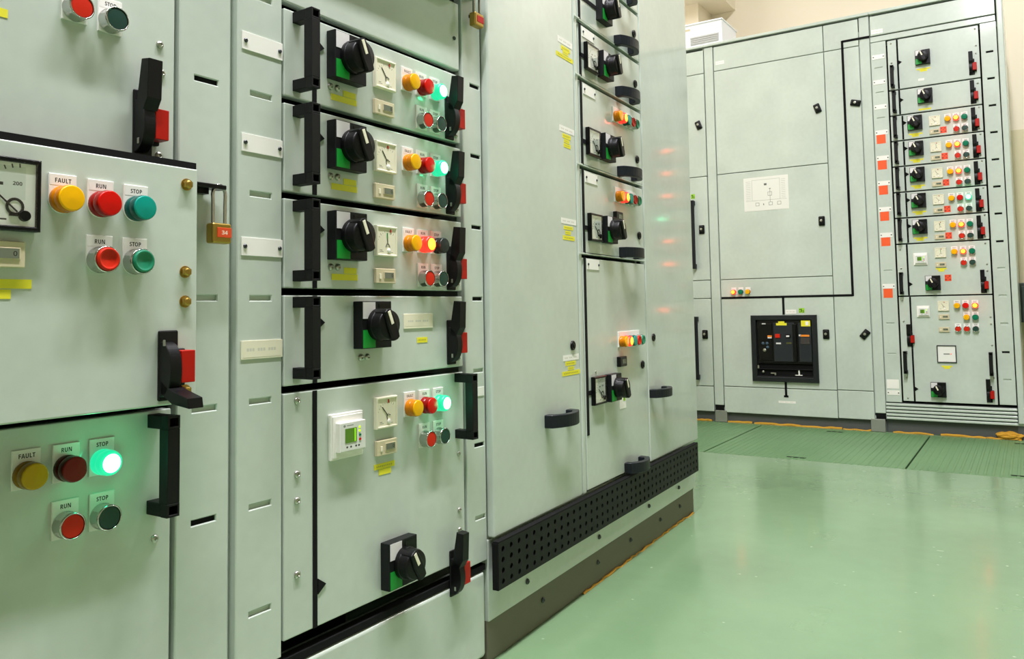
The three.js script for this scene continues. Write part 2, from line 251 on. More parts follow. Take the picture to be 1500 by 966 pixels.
// horizontal curved grip, left end at x, height h, length l
function curvedHandle(p, x, y, { l = 0.135, h = 0.030, z = 0, out = 0.045 } = {}) {
  const geo = cached(`ch${l},${h}`, () => {
    const s = new THREE.Shape(); s.moveTo(0, 0); s.lineTo(0.004, 0.020); s.quadraticCurveTo(l * 0.5, out * 1.42, l - 0.004, 0.026); s.lineTo(l, 0); s.lineTo(l - 0.024, 0); s.lineTo(l - 0.026, 0.018); s.quadraticCurveTo(l * 0.5, out * 0.98, 0.024, 0.012); s.lineTo(0.022, 0); s.closePath();
    return extrude(s, h, 0.0012).rotateX(Math.PI / 2).scale(1, 1, 1).translate(0, h / 2, 0);
  });
  return part(p, 'curved_handle', geo, M.slate, x, y, z);
}
function quarterLock(p, x, y, z = 0) {
  const m = part(p, 'lock', turned('qlock', [[0.012, 0], [0.012, 0.003], [0.0105, 0.0045], [0.0075, 0.0048], [0.0068, 0.0025], [0, 0.0025]], 20), M.blackGloss, x, y, z);
  const k = part(m, 'key_slot', cached('kslot', () => slab(0.0032, 0.0105, 0.0035, 0.0006)), M.darkSteel, 0, 0, 0.0025); k.rotation.z = 0.5; return m;
}
function knobLatch(p, x, y, turn = 0, z = 0) {
  const m = part(p, 'latch', cached('latch', () => merge([slab(0.036, 0.056, 0.012, 0.006, 2), slab(0.027, 0.044, 0.02, 0.008, 2)])), M.blackGloss, x, y, z); m.rotation.z = R(turn);
  part(m, 'lock_barrel', turned('barrel', [[0.0075, 0], [0.0075, 0.004], [0.006, 0.005], [0, 0.005]], 16), M.steel, 0, 0.002, 0.019); return m;
}
function labelPlate(p, x, y, w, h, { z = 0, mat = M.white, screws = true } = {}) {
  const m = part(p, 'label_plate', slab(w, h, 0.0016, 0.0004), mat, x, y, z);
  if (screws) for (const s of [-1, 1]) screw(m, s * (w / 2 - 0.006), 0, 0.0016, 0.0032, M.darkSteel);
  return m;
}
// painted strip with cable-slot knockouts; slots: [y, open]
function slottedStrip(p, x0, x1, y0, y1, slots, sx0, sx1, z = 0, sh = 0.0075) {
  const s = shapeOf([[x0, y0], [x1, y0], [x1, y1], [x0, y1]]);
  for (const [y] of slots) s.holes.push(shapeOf([[sx0, y - sh / 2], [sx0, y + sh / 2], [sx1, y + sh / 2], [sx1, y - sh / 2]]));
  const m = part(p, 'cover_strip', metric(extrude(s, 0.02, 0.0014)), M.paint, 0, 0, z - 0.02);
  for (const [y, open] of slots) {
    if (!open) part(m, 'slot_blank', box(sx1 - sx0 + 0.004, sh + 0.004, 0.001), M.paint, (sx0 + sx1) / 2, y, 0.0152);
    else part(m, 'slot_grommet', cached(`sg${sx1 - sx0}`, () => box(sx1 - sx0 + 0.003, sh + 0.003, 0.001)), M.matteBlack, (sx0 + sx1) / 2, y, 0.0165);
  }
  return m;
}
// withdrawable unit: group at its lower left front corner
function unit(row, name, label, x, y, w, h, { z = 0, gap = 0.011, group, side = 0.0025, mat = M.paint, chassis = 0.3 } = {}) {
  const g = thing(row, name, label, 'switchgear unit', x, y, z, group);
  part(g, 'front_panel', slab(w - 2 * side, h - gap, 0.018, 0.0022, 2), mat, w / 2, h / 2, -0.018);
  part(g, 'chassis', box(w - 0.024, h - 0.02, chassis), M.chassis, w / 2, h / 2, -0.019 - chassis / 2);
  return g;
}
function yellowTapes(g, list, z = 0) { for (const [x0, x1, y0, y1, text] of list) sticker(g, text ? TAPE_TEXT : M.yellowTape, (x0 + x1) / 2, (y0 + y1) / 2, +(x1 - x0).toFixed(4), +(y1 - y0).toFixed(4), z, 'yellow_label'); }
// one-module motor starter; f scales the layout
function starter(g, { f = 1, lamps, reading = 38, lime = false, mark = false, power = 1, orange = false, h = 0.15 }) {
  const X = v => v * f, Y = v => v * f;
  barHandle(g, X(0.019), Y(0.016), 0.126 * (f === 1 ? 1 : f));
  mimicStrip(g, X(0.065), 0.0058, h - 0.0058); arrowMark(g, X(0.069), Y(0.101));
  rotaryHandle(g, X(0.129), Y(0.093));
  creamMeter(g, X(0.229), Y(0.091), reading, { mark });
  hourCounter(g, X(0.227), Y(0.0295));
  ['FAULT', 'RUN', 'STOP'].forEach((t, i) => pilotLight(g, X([0.294, 0.3355, 0.3765][i]), Y(0.0915), lamps[i], t, { power }));
  pushButton(g, X(0.3355), Y(0.0277), M.redPush, 'RUN'); pushButton(g, X(0.3765), Y(0.0277), M.greenPush, 'STOP');
  lever(g, X(0.409), Y(0.0065)); screw(g, X(0.446), Y(0.018), 0, 0.0042);
  if (orange) sticker(g, ORANGE_TAG, X(0.2705), Y(0.034), 0.031, 0.035, 0, 'warning_label');
}

// ------------------------------------------------------------------ the room
const ROOM = { x0: -6.0, x1: 5.9, z0: -1.5, z1: 8.0, y1: 4.7 };
const floorTex = noiseTex(512, (u, v) => {
  const a = n8(u, v), b = n16(u + 0.3, v), c = n64(u, v), d = n128(u, v); let t = 0.97 + 0.06 * (a - 0.5) + 0.03 * (b - 0.5) + 0.02 * (c - 0.5);
  let col = [120 * t, 152 * t, 112 * t]; const sp = n128(u * 1.7 + 0.11, v * 1.3); if (sp > 0.987) col = [172, 190, 160]; else if (d < 0.015) col = [122, 154, 116];
  return col.map(q => Math.max(0, Math.min(255, q)));
}, 0.45); floorTex.colorSpace = THREE.SRGBColorSpace;
const floorRough = noiseTex(256, (u, v) => { const r = 56 + 18 * n16(u, v) + 8 * n64(u, v); return [r, r, r]; }, 0.5);
M.floor = new THREE.MeshPhysicalMaterial({ map: floorTex, roughness: 0.9, roughnessMap: floorRough, bumpMap: peelTex, bumpScale: 0.00008, clearcoat: 0.4, clearcoatRoughness: 0.12 });
M.tread = new THREE.MeshPhysicalMaterial({ map: floorTex, color: 0xd4e6d2, roughness: 0.42 });
{
  const { x0, x1, z0, z1, y1 } = ROOM, W = x1 - x0, D = z1 - z0, cx = (x0 + x1) / 2, cz = (z0 + z1) / 2, T = 0.15;
  const PX0 = 3.885, PX1 = 4.92;                                          // trench covered with ribbed plates
  const fl = structure('floor', merge([box(PX0 - x0, T, D, (x0 + PX0) / 2, -T / 2, cz), box(x1 - PX1, T, D, (x1 + PX1) / 2, -T / 2, cz), box(PX1 - PX0, T / 2, D, (PX0 + PX1) / 2, -T * 0.75, cz)]), M.floor, 'glossy green epoxy floor with ribbed trench covers');
  const joint = [-1.39, -0.44, 0.465, 1.37, 2.27, 3.17, 4.07, 4.97];
  for (let i = 0; i < joint.length - 1; i++) {
    const a = joint[i] + 0.004, b = joint[i + 1] - 0.004, n = 30, p = (b - a) / n, pts = [[a, -0.02]];
    for (let k = 0; k < n; k++) { const s = a + k * p; pts.push([s, -0.0012], [s + p * 0.55, -0.0012], [s + p * 0.65, 0.0008], [s + p * 0.9, 0.0008]); }
    pts.push([b, -0.0012], [b, -0.02]);
    const g = metric(extrude(shapeOf(pts.map(([u, v]) => [u, v])), PX1 - PX0 - 0.01).rotateY(-Math.PI / 2).translate(PX1 - 0.005, 0, 0));
    const q = part(fl, 'floor_plate', g, M.tread);
    for (const xx of [PX0 + 0.06, PX1 - 0.09]) part(q, 'lifting_slot', box(0.012, 0.0012, 0.09, xx, 0.0005, (a + b) / 2 - 0.02), M.matteBlack);
  }
  structure('ceiling', box(W + 2 * T, T, D + 2 * T, cx, y1 + T / 2, cz), M.ceiling);
  structure('wall_left', box(W + 2 * T, y1, T, cx, y1 / 2, z0 - T / 2), M.wall);
  structure('wall_right', box(W + 2 * T, y1, T, cx, y1 / 2, z1 + T / 2), M.wall);
  structure('wall_front', box(T, y1, D, x0 - T / 2, y1 / 2, cz), M.wall);
  structure('wall_back', merge([box(T, y1 - 1.79, D, x1 + T / 2, 1.79 + (y1 - 1.79) / 2, cz)]), M.wall, 'cream wall behind the far cabinets');
  structure('trim_1', box(T, 1.79, D, x1 + T / 2 - 0.004, 1.79 / 2, cz), M.dado, 'olive painted lower wall behind the far cabinets');
  structure('wall_pillar', box(x1 - 5.59, y1, 0.5, (x1 + 5.59) / 2, y1 / 2, -1.24), M.wall, 'cream pillar against the far wall');
  structure('ceiling_beam', box(0.6, y1 - 2.94, 0.68, x1 - 0.3, (y1 + 2.94) / 2, -1.15), M.wall, 'cream ceiling beam over the far pillar');
}
{ // ceiling fittings
  const where = ['at the nearest end of the aisle row', 'above the near end of the aisle', 'above the middle of the aisle', 'dimmest, above the angled cabinet end', 'over the passage behind the angled cabinet', 'beside the far wall on the open side'];
  FITTINGS.forEach(([x, z, len, , y], i) => {
    const g = new THREE.Group(); g.name = numbered('ceiling_light'); g.position.set(x, y, z); scene.add(g); tag(g, `long white fluorescent ceiling light ${where[i]}`, 'light', 'ceiling lights');
    part(g, 'housing', rbox(len + 0.06, 0.07, 0.22, 0, 0.037, 0, 0.01), M.whiteBox);
    part(g, 'diffuser', box(len, 0.004, 0.16), glow([1, 0.985, 1.0], 8, 0xffffff));
    for (const s of [-1, 1]) part(g, 'hanger', new THREE.CylinderGeometry(0.006, 0.006, ROOM.y1 - y - 0.06, 8).translate(s * len * 0.35, 0.065 + (ROOM.y1 - y - 0.06) / 2, 0), M.steel);
  });
}

// ------------------------------------------------------------------ left row, first column
{
  const c = thing('left', 'motor_control_cabinet', 'pale green near cabinet column with a padlocked cover strip, left of the label strip', 'cabinet', 0, -0.02);
  part(c, 'body', merge([rbox(0.012, 2.2, 0.6, 0.078, 1.1, -0.322), rbox(0.012, 2.2, 0.6, 0.738, 1.1, -0.322), rbox(0.66, 2.2, 0.012, 0.408, 1.1, -0.616), rbox(0.66, 0.02, 0.6, 0.408, 2.19, -0.322)]), M.paint);
  part(c, 'lining', box(0.64, 2.16, 0.01, 0.408, 1.1, -0.36), M.chassis);
  slottedStrip(c, 0.66, 0.743, 0.21, 2.19, [[0.44, 1], [0.591, 0], [0.743, 0], [1.049, 1], [1.20, 0], [1.35, 0]], 0.684, 0.722);
  part(c, 'cover_strip', rbox(0.11, 1.98, 0.02, 0.132, 1.2, -0.01), M.paint);
  part(c, 'cover_panel', rbox(0.456, 0.96, 0.018, 0.4235, 1.705, -0.009), M.paint);
  part(c, 'base_rail', rbox(0.67, 0.2, 0.04, 0.408, 0.1, -0.04), M.paint);
  part(c, 'post', rbox(0.012, 2.0, 0.02, 0.749, 1.19, -0.022, 0.004), M.paint);
  // padlock hasp on the strip
  part(c, 'padlock_hasp', merge([extrude((() => { const s = new THREE.Shape(); s.moveTo(0, 0); s.lineTo(0.052, 0); s.quadraticCurveTo(0.060, 0.008, 0.052, 0.020); s.lineTo(0, 0.026); s.closePath(); return s; })(), 0.006, 0.001).rotateX(-Math.PI / 2).translate(0.665, 0.893, 0.026), box(0.034, 0.010, 0.012, 0.682, 0.891, 0.006)]), M.blackGloss);
}
const LU = 0.192, LW = 0.463;
{ // upper unit
  const g = unit('left', 'motor_starter_unit', 'upper left unit with two push buttons and an upright black lever above the pulled-out unit', LU, 0.893, LW, 0.30, { group: 'left column units' });
  const Y = y => y - 0.893, X = x => x - LU;
  pushButton(g, X(0.5155), Y(1.0725), M.redPush, 'RUN'); pushButton(g, X(0.560), Y(1.0705), M.greenPush, 'STOP');
  lever(g, X(0.592), Y(0.905)); screw(g, X(0.630), Y(1.060)); screw(g, X(0.633), Y(1.022)); screw(g, X(0.630), Y(0.9105), 0, 0.0052);
  yellowTapes(g, [[X(0.380), X(0.441), Y(1.039), Y(1.049)]]);
  mimicStrip(g, 0.065, 0.006, 0.294);
}
{ // pulled-out unit
  const z = 0.05, g = unit('left', 'motor_starter_unit', 'pulled-out left unit with black ammeter, three unlit lamps and a lowered black lever', LU, 0.585, LW, 0.308, { z, gap: 0.006, side: 0.001, group: 'left column units', chassis: 0.33 });
  const Y = y => y - 0.585, X = x => x - LU;
  part(g, 'gasket', box(LW - 0.004, 0.008, 0.02, LW / 2, 0.3095, -0.012), M.matteBlack);
  blackMeter(g, X(0.4115), Y(0.831), 0.079, 0.078, 48);
  hourCounter(g, X(0.4125), Y(0.767), { w: 0.051, h: 0.028 });
  pilotLight(g, X(0.4785), Y(0.8315), 'amber', 'FAULT', { round: true }); pilotLight(g, X(0.5225), Y(0.8305), 'redLens', 'RUN', { round: true }); pilotLight(g, X(0.5665), Y(0.8295), 'tealLens', 'STOP', { round: true });
  pushButton(g, X(0.522), Y(0.7655), M.redPush, 'RUN', { round: true, dish: true }); pushButton(g, X(0.566), Y(0.7650), M.greenPushBright, 'STOP', { round: true, dish: true });
  for (const [x, y] of [[0.637, 0.868], [0.636, 0.755], [0.636, 0.717], [0.637, 0.604]]) hexBolt(g, X(x), Y(y));
  lever(g, X(0.598), Y(0.594), { pose: 'out' });
  yellowTapes(g, [[X(0.378), X(0.448), Y(0.731), Y(0.741)], [X(0.368), X(0.427), Y(0.720), Y(0.730)]]);
}
{ // lower unit
  const g = unit('left', 'motor_starter_unit', 'lower left unit with glowing green lamp and black pull handle under the pulled-out unit', LU, 0.205, LW, 0.378, { group: 'left column units' });
  const Y = y => y - 0.205, X = x => x - LU;
  pilotLight(g, X(0.4700), Y(0.5235), 'amberDull', 'FAULT'); pilotLight(g, X(0.5145), Y(0.5235), 'redLensDark', 'RUN'); pilotLight(g, X(0.5575), Y(0.5235), 'green', 'STOP', { power: 1.3 });
  pushButton(g, X(0.5145), Y(0.4585), M.redPush, 'RUN'); pushButton(g, X(0.5585), Y(0.4585), M.greenPush, 'STOP');
  barHandle(g, X(0.618), Y(0.447), 0.126); screw(g, X(0.630), Y(0.414));
}
function padlock(name, label, x, y, z, long, tagMat = M.orange, number = true) { // (x, y): centre of the body
  const g = thing('left', name, label, 'padlock', x, y, z, 'brass padlocks');
  part(g, 'lock_body', rbox(0.031, 0.028, 0.016, 0, 0, 0, 0.003, 2), M.brass);
  const curve = new THREE.CatmullRomCurve3([[-0.0098, 0.010, 0], [-0.0098, 0.014 + long * 0.5, 0], [-0.0098, long, 0], [-0.006, long + 0.008, 0], [0, long + 0.0105, 0], [0.006, long + 0.008, 0], [0.0098, long, 0], [0.0098, 0.014 + long * 0.5, 0], [0.0098, 0.010, 0]].map(p => new THREE.Vector3(...p)));
  part(g, 'shackle', new THREE.TubeGeometry(curve, 48, 0.0026, 10), M.chrome);
  part(g, 'number_tag', slab(0.023, 0.0135, 0.0008, 0.0003), tagMat, 0.003, 0.001, 0.008); if (number) print(g, 'tag_number', 0.022, 0.0125, PADLOCK_TAG, 0.003, 0.001, 0.0090);
}
padlock('padlock', 'brass padlock with orange tag hanging on the strip beside the pulled-out unit', 0.7095, 0.8115, 0.020, 0.057);
padlock('padlock', 'brass padlock with red tag high on the strip at the top edge', 1.336, 1.300, 0.020, 0.050, M.red, false);

// ------------------------------------------------------------------ left row, second column
const DU = 0.840, DW = 0.463, SEAM = [1.333, 1.183, 1.033, 0.883, 0.733, 0.583];
{
  const c = thing('left', 'motor_control_cabinet', 'pale green cabinet column of stacked drawer units with white label plates on its strip', 'cabinet', 0, -0.02);
  part(c, 'body', merge([rbox(0.012, 2.2, 0.6, 0.762, 1.1, -0.322), rbox(0.012, 2.2, 0.6, 1.340, 1.1, -0.322), rbox(0.58, 2.2, 0.012, 1.05, 1.1, -0.616), rbox(0.58, 0.02, 0.6, 1.05, 2.19, -0.322)]), M.paint);
  part(c, 'lining', box(0.56, 2.16, 0.01, 1.05, 1.1, -0.36), M.chassis);
  const s = slottedStrip(c, 0.7555, 0.8385, 0.21, 2.19, [[1.198, 0], [1.048, 0], [0.8975, 0], [0.743, 0], [0.592, 0], [0.441, 0], [0.29, 0]], 0.779, 0.818);
  for (const [y, mat, sc] of [[1.1245, M.white, 1], [0.972, M.white, 1], [0.8185, M.white, 1], [0.6675, CREAM_PRINT, 0]]) { const m = labelPlate(s, 0.8005, y, 0.076, 0.027, { z: 0.0200, mat: sc ? M.white : M.cream, screws: !!sc }); if (!sc) print(m, 'legend', 0.070, 0.022, CREAM_PRINT, 0, 0, 0.0018); }
  slottedStrip(c, 1.310, 1.3755, 0.21, 2.19, [[1.335, 1], [1.188, 1], [1.040, 1], [0.891, 1], [0.743, 1], [0.596, 0], [0.4455, 1], [0.300, 0]], 1.337, 1.370);
  part(c, 'cable_label', slab(0.022, 0.018, 0.0012, 0.0003), M.white, 1.360, 0.553, 0);
  part(c, 'cover_panel', rbox(0.456, 0.52, 0.018, 1.0715, 1.925, -0.009), M.paint);
  part(c, 'base_rail', rbox(0.610, 0.17, 0.06, 1.063, 0.105, -0.03, 0.008), M.paint);
  part(c, 'base_gasket', box(0.61, 0.012, 0.02, 1.066, 0.197, -0.012), M.matteBlack);
  part(c, 'padlock_hasp', box(0.05, 0.010, 0.03, 1.336, 1.383, 0.016), M.blackGloss);
}
{ // units from the top
  const top = unit('left', 'motor_starter_unit', 'pulled-forward drawer unit at the top edge above the blank panel', DU, SEAM[0], DW, 0.30, { z: 0.032, group: 'second column units' });
  mimicStrip(top, 0.065, 0.006, 0.294);
  const blank = unit('left', 'motor_starter_unit', 'blank pale green drawer panel above the topmost rotary knob', DU, SEAM[1], DW, 0.15, { group: 'second column units' });
  screw(blank, 1.284 - DU, 1.252 - SEAM[1], 0, 0.004, M.darkSteel);
  const kinds = [
    ['drawer unit with rotary knob and glowing green lamp, directly below the blank panel', ['amber', 'redLens', 'green'], 38, true],
    ['drawer unit with rotary knob and glowing green lamp, second below the blank panel', ['amber', 'redLens', 'green'], 36, false],
    ['drawer unit with rotary knob and glowing red lamp in the near column', ['amber', 'red', 'greyLens'], 2, true],
  ];
  kinds.forEach(([label, lamps, reading, mark], i) => {
    const g = unit('left', 'motor_starter_unit', label, DU, SEAM[2 + i], DW, 0.15, { group: 'second column units' });
    starter(g, { lamps, reading, mark, power: lamps[1] === 'red' ? 1 : 1.2 });
    screw(g, 0.100, 0.041, 0, 0.0055); screw(g, 0.1155, 0.0415, 0, 0.0055);
    yellowTapes(g, [[0.102, 0.162, 0.020, 0.0305], [0.130, 0.160, 0.0312, 0.0415]]);
  });
  const g4 = unit('left', 'motor_starter_unit', 'drawer unit with only a rotary knob and a cream name plate, no lamps', DU, SEAM[5], DW, 0.15, { group: 'second column units' });
  const yb = SEAM[5];
  barHandle(g4, 0.019, 0.016, 0.126); mimicStrip(g4, 0.065, 0.0058, 0.1442); arrowMark(g4, 0.069, 0.101);
  rotaryHandle(g4, 1.0285 - DU, 0.678 - yb);
  const np = labelPlate(g4, 1.162 - DU, 0.6815 - yb, 0.084, 0.027, { mat: M.cream, screws: false }); print(np, 'legend', 0.076, 0.018, CREAM_PRINT, 0, 0, 0.0018);
  yellowTapes(g4, [[1.158 - DU, 1.188 - DU, 0.641 - yb, 0.651 - yb, 1]]);
  lever(g4, 1.247 - DU, 0.5945 - yb); screw(g4, 1.286 - DU, 0.605 - yb, 0, 0.0042); screw(g4, 1.009 - DU, 0.623 - yb, 0, 0.0055); screw(g4, 1.0245 - DU, 0.623 - yb, 0, 0.0055);
  // tall lower unit with the protection relay
  const y5 = 0.205, g5 = unit('left', 'motor_starter_unit', 'tall lower drawer unit with white relay display and glowing green lamp', DU, y5, DW, SEAM[5] - y5, { group: 'second column units' });
  const X = x => x - DU, Y = y => y - y5;
  mimicStrip(g5, X(0.9045), 0.0058, SEAM[5] - y5 - 0.006); arrowMark(g5, X(0.910), Y(0.272));
  relay(g5, X(0.9705), Y(0.4985));
  creamMeter(g5, X(1.066), Y(0.525), 42); hourCounter(g5, X(1.067), Y(0.4645));
  ['amber', 'redLens', 'green'].forEach((l, i) => pilotLight(g5, X([1.1335, 1.1755, 1.2165][i]), Y(0.525), l, ['FAULT', 'RUN', 'STOP'][i], { power: 1.2 }));
  pushButton(g5, X(1.1745), Y(0.4635), M.redPush, 'RUN'); pushButton(g5, X(1.216), Y(0.4635), M.greenPush, 'STOP');
  barHandle(g5, X(1.271), Y(0.450), 0.126);
  yellowTapes(g5, [[X(1.040), X(1.093), Y(0.428), Y(0.4375), 1], [X(1.052), X(1.083), Y(0.4175), Y(0.4275)]]);
  for (const y of [0.565, 0.453, 0.413, 0.302]) screw(g5, X(0.868), Y(y), 0, 0.0055);
  for (const y of [0.419, 0.310, 0.272]) screw(g5, X(1.282), Y(y));
  rotaryHandle(g5, X(1.092), Y(0.263), { turn: 28 }); lever(g5, X(1.247), Y(0.153));
}
function relay(g, x, y, f = 1) {
  const m = part(g, 'protection_relay', merge([slab(0.075 * f, 0.074 * f, 0.006, 0.0015), slab(0.068 * f, 0.067 * f, 0.008, 0.001)]), M.white, x, y, 0);
  part(m, 'relay_module', slab(0.060 * f, 0.048 * f, 0.011, 0.0015), M.white, 0.002, -0.001, 0.006);
  print(m, 'relay_face', 0.056 * f, 0.044 * f, RELAY_FACE, 0.002, -0.001, 0.0172);
  part(m, 'display', box(0.026 * f, 0.023 * f, 0.0006), glow([0.13, 0.30, 0.02], 0.2, 0x466e1c), -0.003, 0.001, 0.0176);
  part(m, 'display_backlight', box(0.003 * f, 0.021 * f, 0.0004), glow([0.32, 0.85, 0.01], 0.6, 0x70b010), 0.006, 0.001, 0.0180);
  for (const yy of [0.012, 0.006]) part(m, 'status_led', box(0.0035, 0.0035, 0.0008), glow([0.55, 0.85, 0.0], 0.95, 0xa0d010), 0.017, yy, 0.0176);
  part(m, 'green_key', box(0.0045, 0.0035, 0.001), M.greenLens, 0.018, -0.001, 0.0176); part(m, 'red_key', box(0.0045, 0.0035, 0.001), M.redLens, 0.018, -0.008, 0.0176);
  return m;
}

// ------------------------------------------------------------------ the angled cabinet
const AU = 0.4535, AW = 0.447;
{
  const c = thing('angled', 'switchgear_cabinet', 'tall pale green cabinet standing slightly forward with a black perforated kick plate', 'cabinet', 0, -0.02);
  part(c, 'body', merge([rbox(0.014, 2.0, 0.6, 0.044, 1.2, -0.322), rbox(0.038, 1.97, 0.02, 0.029, 1.215, -0.031), rbox(0.014, 2.0, 0.6, 1.376, 1.2, -0.322), rbox(1.33, 2.0, 0.012, 0.712, 1.2, -0.616), rbox(1.33, 0.02, 0.6, 0.712, 2.19, -0.322), rbox(1.33, 0.02, 0.6, 0.712, 0.235, -0.322), rbox(0.014, 1.95, 0.34, 0.436, 1.215, -0.20), rbox(0.014, 1.95, 0.34, 0.9055, 1.215, -0.20)]), M.paint);
  part(c, 'lining', box(1.31, 1.9, 0.01, 0.712, 1.22, -0.37), M.chassis);
  const d1 = part(c, 'door', slab(0.424, 1.94, 0.02, 0.005, 2), M.paint, 0.214, 1.222, -0.02);
  const d2 = part(c, 'door', slab(0.473, 1.94, 0.02, 0.004, 2), M.paint, 1.1445, 1.222, -0.02);
  part(c, 'post', rbox(0.020, 1.94, 0.02, 0.4405, 1.222, -0.009, 0.005, 2), M.paint);
  part(c, 'cover_panel', rbox(0.440, 0.40, 0.018, 0.677, 1.985, -0.009), M.paint);
  const L1 = y => y + 0.02 - 1.222, X1 = x => x - 0.214;
  quarterLock(d1, X1(0.384), L1(0.608), 0.02); curvedHandle(d1, X1(0.229), L1(0.440), { z: 0.02 });
  for (const [y, rows] of [[1.373, [[0.336, 0.420, 1.366, 1.382, 'w'], [0.354, 0.405, 1.351, 1.362, 'y'], [0.364, 0.396, 1.342, 1.351, 'y'], [0.326, 0.422, 1.329, 1.340, 'y']]], [1.15, [[0.337, 0.420, 1.141, 1.156, 'w'], [0.352, 0.399, 1.126, 1.137, 'y'], [0.360, 0.392, 1.115, 1.124, 'y'], [0.358, 0.397, 1.103, 1.113, 'y']]], [0.92, [[0.336, 0.420, 0.910, 0.924, 'w'], [0.349, 0.401, 0.896, 0.905, 'y'], [0.357, 0.388, 0.884, 0.893, 'y'], [0.344, 0.409, 0.870, 0.881, 'y']]], [0.58, [[0.331, 0.419, 0.572, 0.586, 'w'], [0.343, 0.400, 0.560, 0.570, 'y'], [0.356, 0.390, 0.549, 0.557, 'y'], [0.324, 0.424, 0.536, 0.547, 'y']]], [1.58, [[0.330, 0.420, 1.549, 1.560, 'y'], [0.340, 0.415, 1.566, 1.580, 'w']]]])
    for (const [a, b, lo, hi, k] of rows) sticker(d1, k === 'w' ? WHITE_PRINT : TAPE_TEXT, X1((a + b) / 2), L1((lo + hi) / 2), +(b - a).toFixed(4), +(hi - lo).toFixed(4), 0.02, k === 'w' ? 'white_label' : 'yellow_label');
  quarterLock(d2, 0.957 - 1.1445, L1(0.606), 0.02); curvedHandle(d2, 0.912 - 1.1445, L1(0.437), { z: 0.02, l: 0.13, h: 0.026 });
  // kick plate with rows of round holes
  const W = 1.335, s = shapeOf([[0, 0], [W, 0], [W, 0.093], [0, 0.093]]);
  for (let i = 0; i < 40; i++) for (let j = 0; j < 4; j++) { const h = new THREE.Path(); h.absarc(0.018 + i * 0.0333, 0.014 + j * 0.0215, 0.0058, 0, 2 * Math.PI, true); s.holes.push(h); }
  const kick = part(c, 'kick_plate', metric(new THREE.ExtrudeGeometry(s, { depth: 0.004, bevelEnabled: false, curveSegments: 6 })), M.black, -0.010, 0.154, 0.012, 'black perforated steel kick plate');
  part(kick, 'kick_flange', merge([box(W, 0.003, 0.014, W / 2, 0.0945, -0.003), box(0.003, 0.093, 0.014, -0.0005, 0.0465, -0.003), box(W, 0.093, 0.002, W / 2, 0.0465, -0.008)]), M.matteBlack);
  part(c, 'plinth', rbox(1.385, 0.165, 0.05, 0.6925, 0.1655, -0.04, 0.003), M.paint, 0, 0, 0);
  const pl = part(c, 'base_channel', merge([rbox(1.372, 0.085, 0.05, 0.686, 0.0425, -0.045, 0.002), rbox(1.33, 0.2, 0.05, 0.71, 0.1, -0.58, 0.002)]), M.plinth);
  for (const x of [0.24, 0.55, 0.78, 1.03, 1.22]) screw(pl, x, 0.052, -0.0195, 0.006, M.darkSteel);
  for (const x of [0.16, 0.55, 0.92, 1.2]) screw(c, x, 0.118, -0.0145, 0.006, M.darkSteel);
  const pts = []; for (let i = 0; i <= 40; i++) pts.push(new THREE.Vector3(0.45 + i * 0.0225, -0.002 + 0.0045 * rnd(), -0.021 + 0.006 * rnd()));
  part(c, 'sealant_bead', new THREE.TubeGeometry(new THREE.CatmullRomCurve3(pts), 120, 0.0036, 6), M.foam);
}
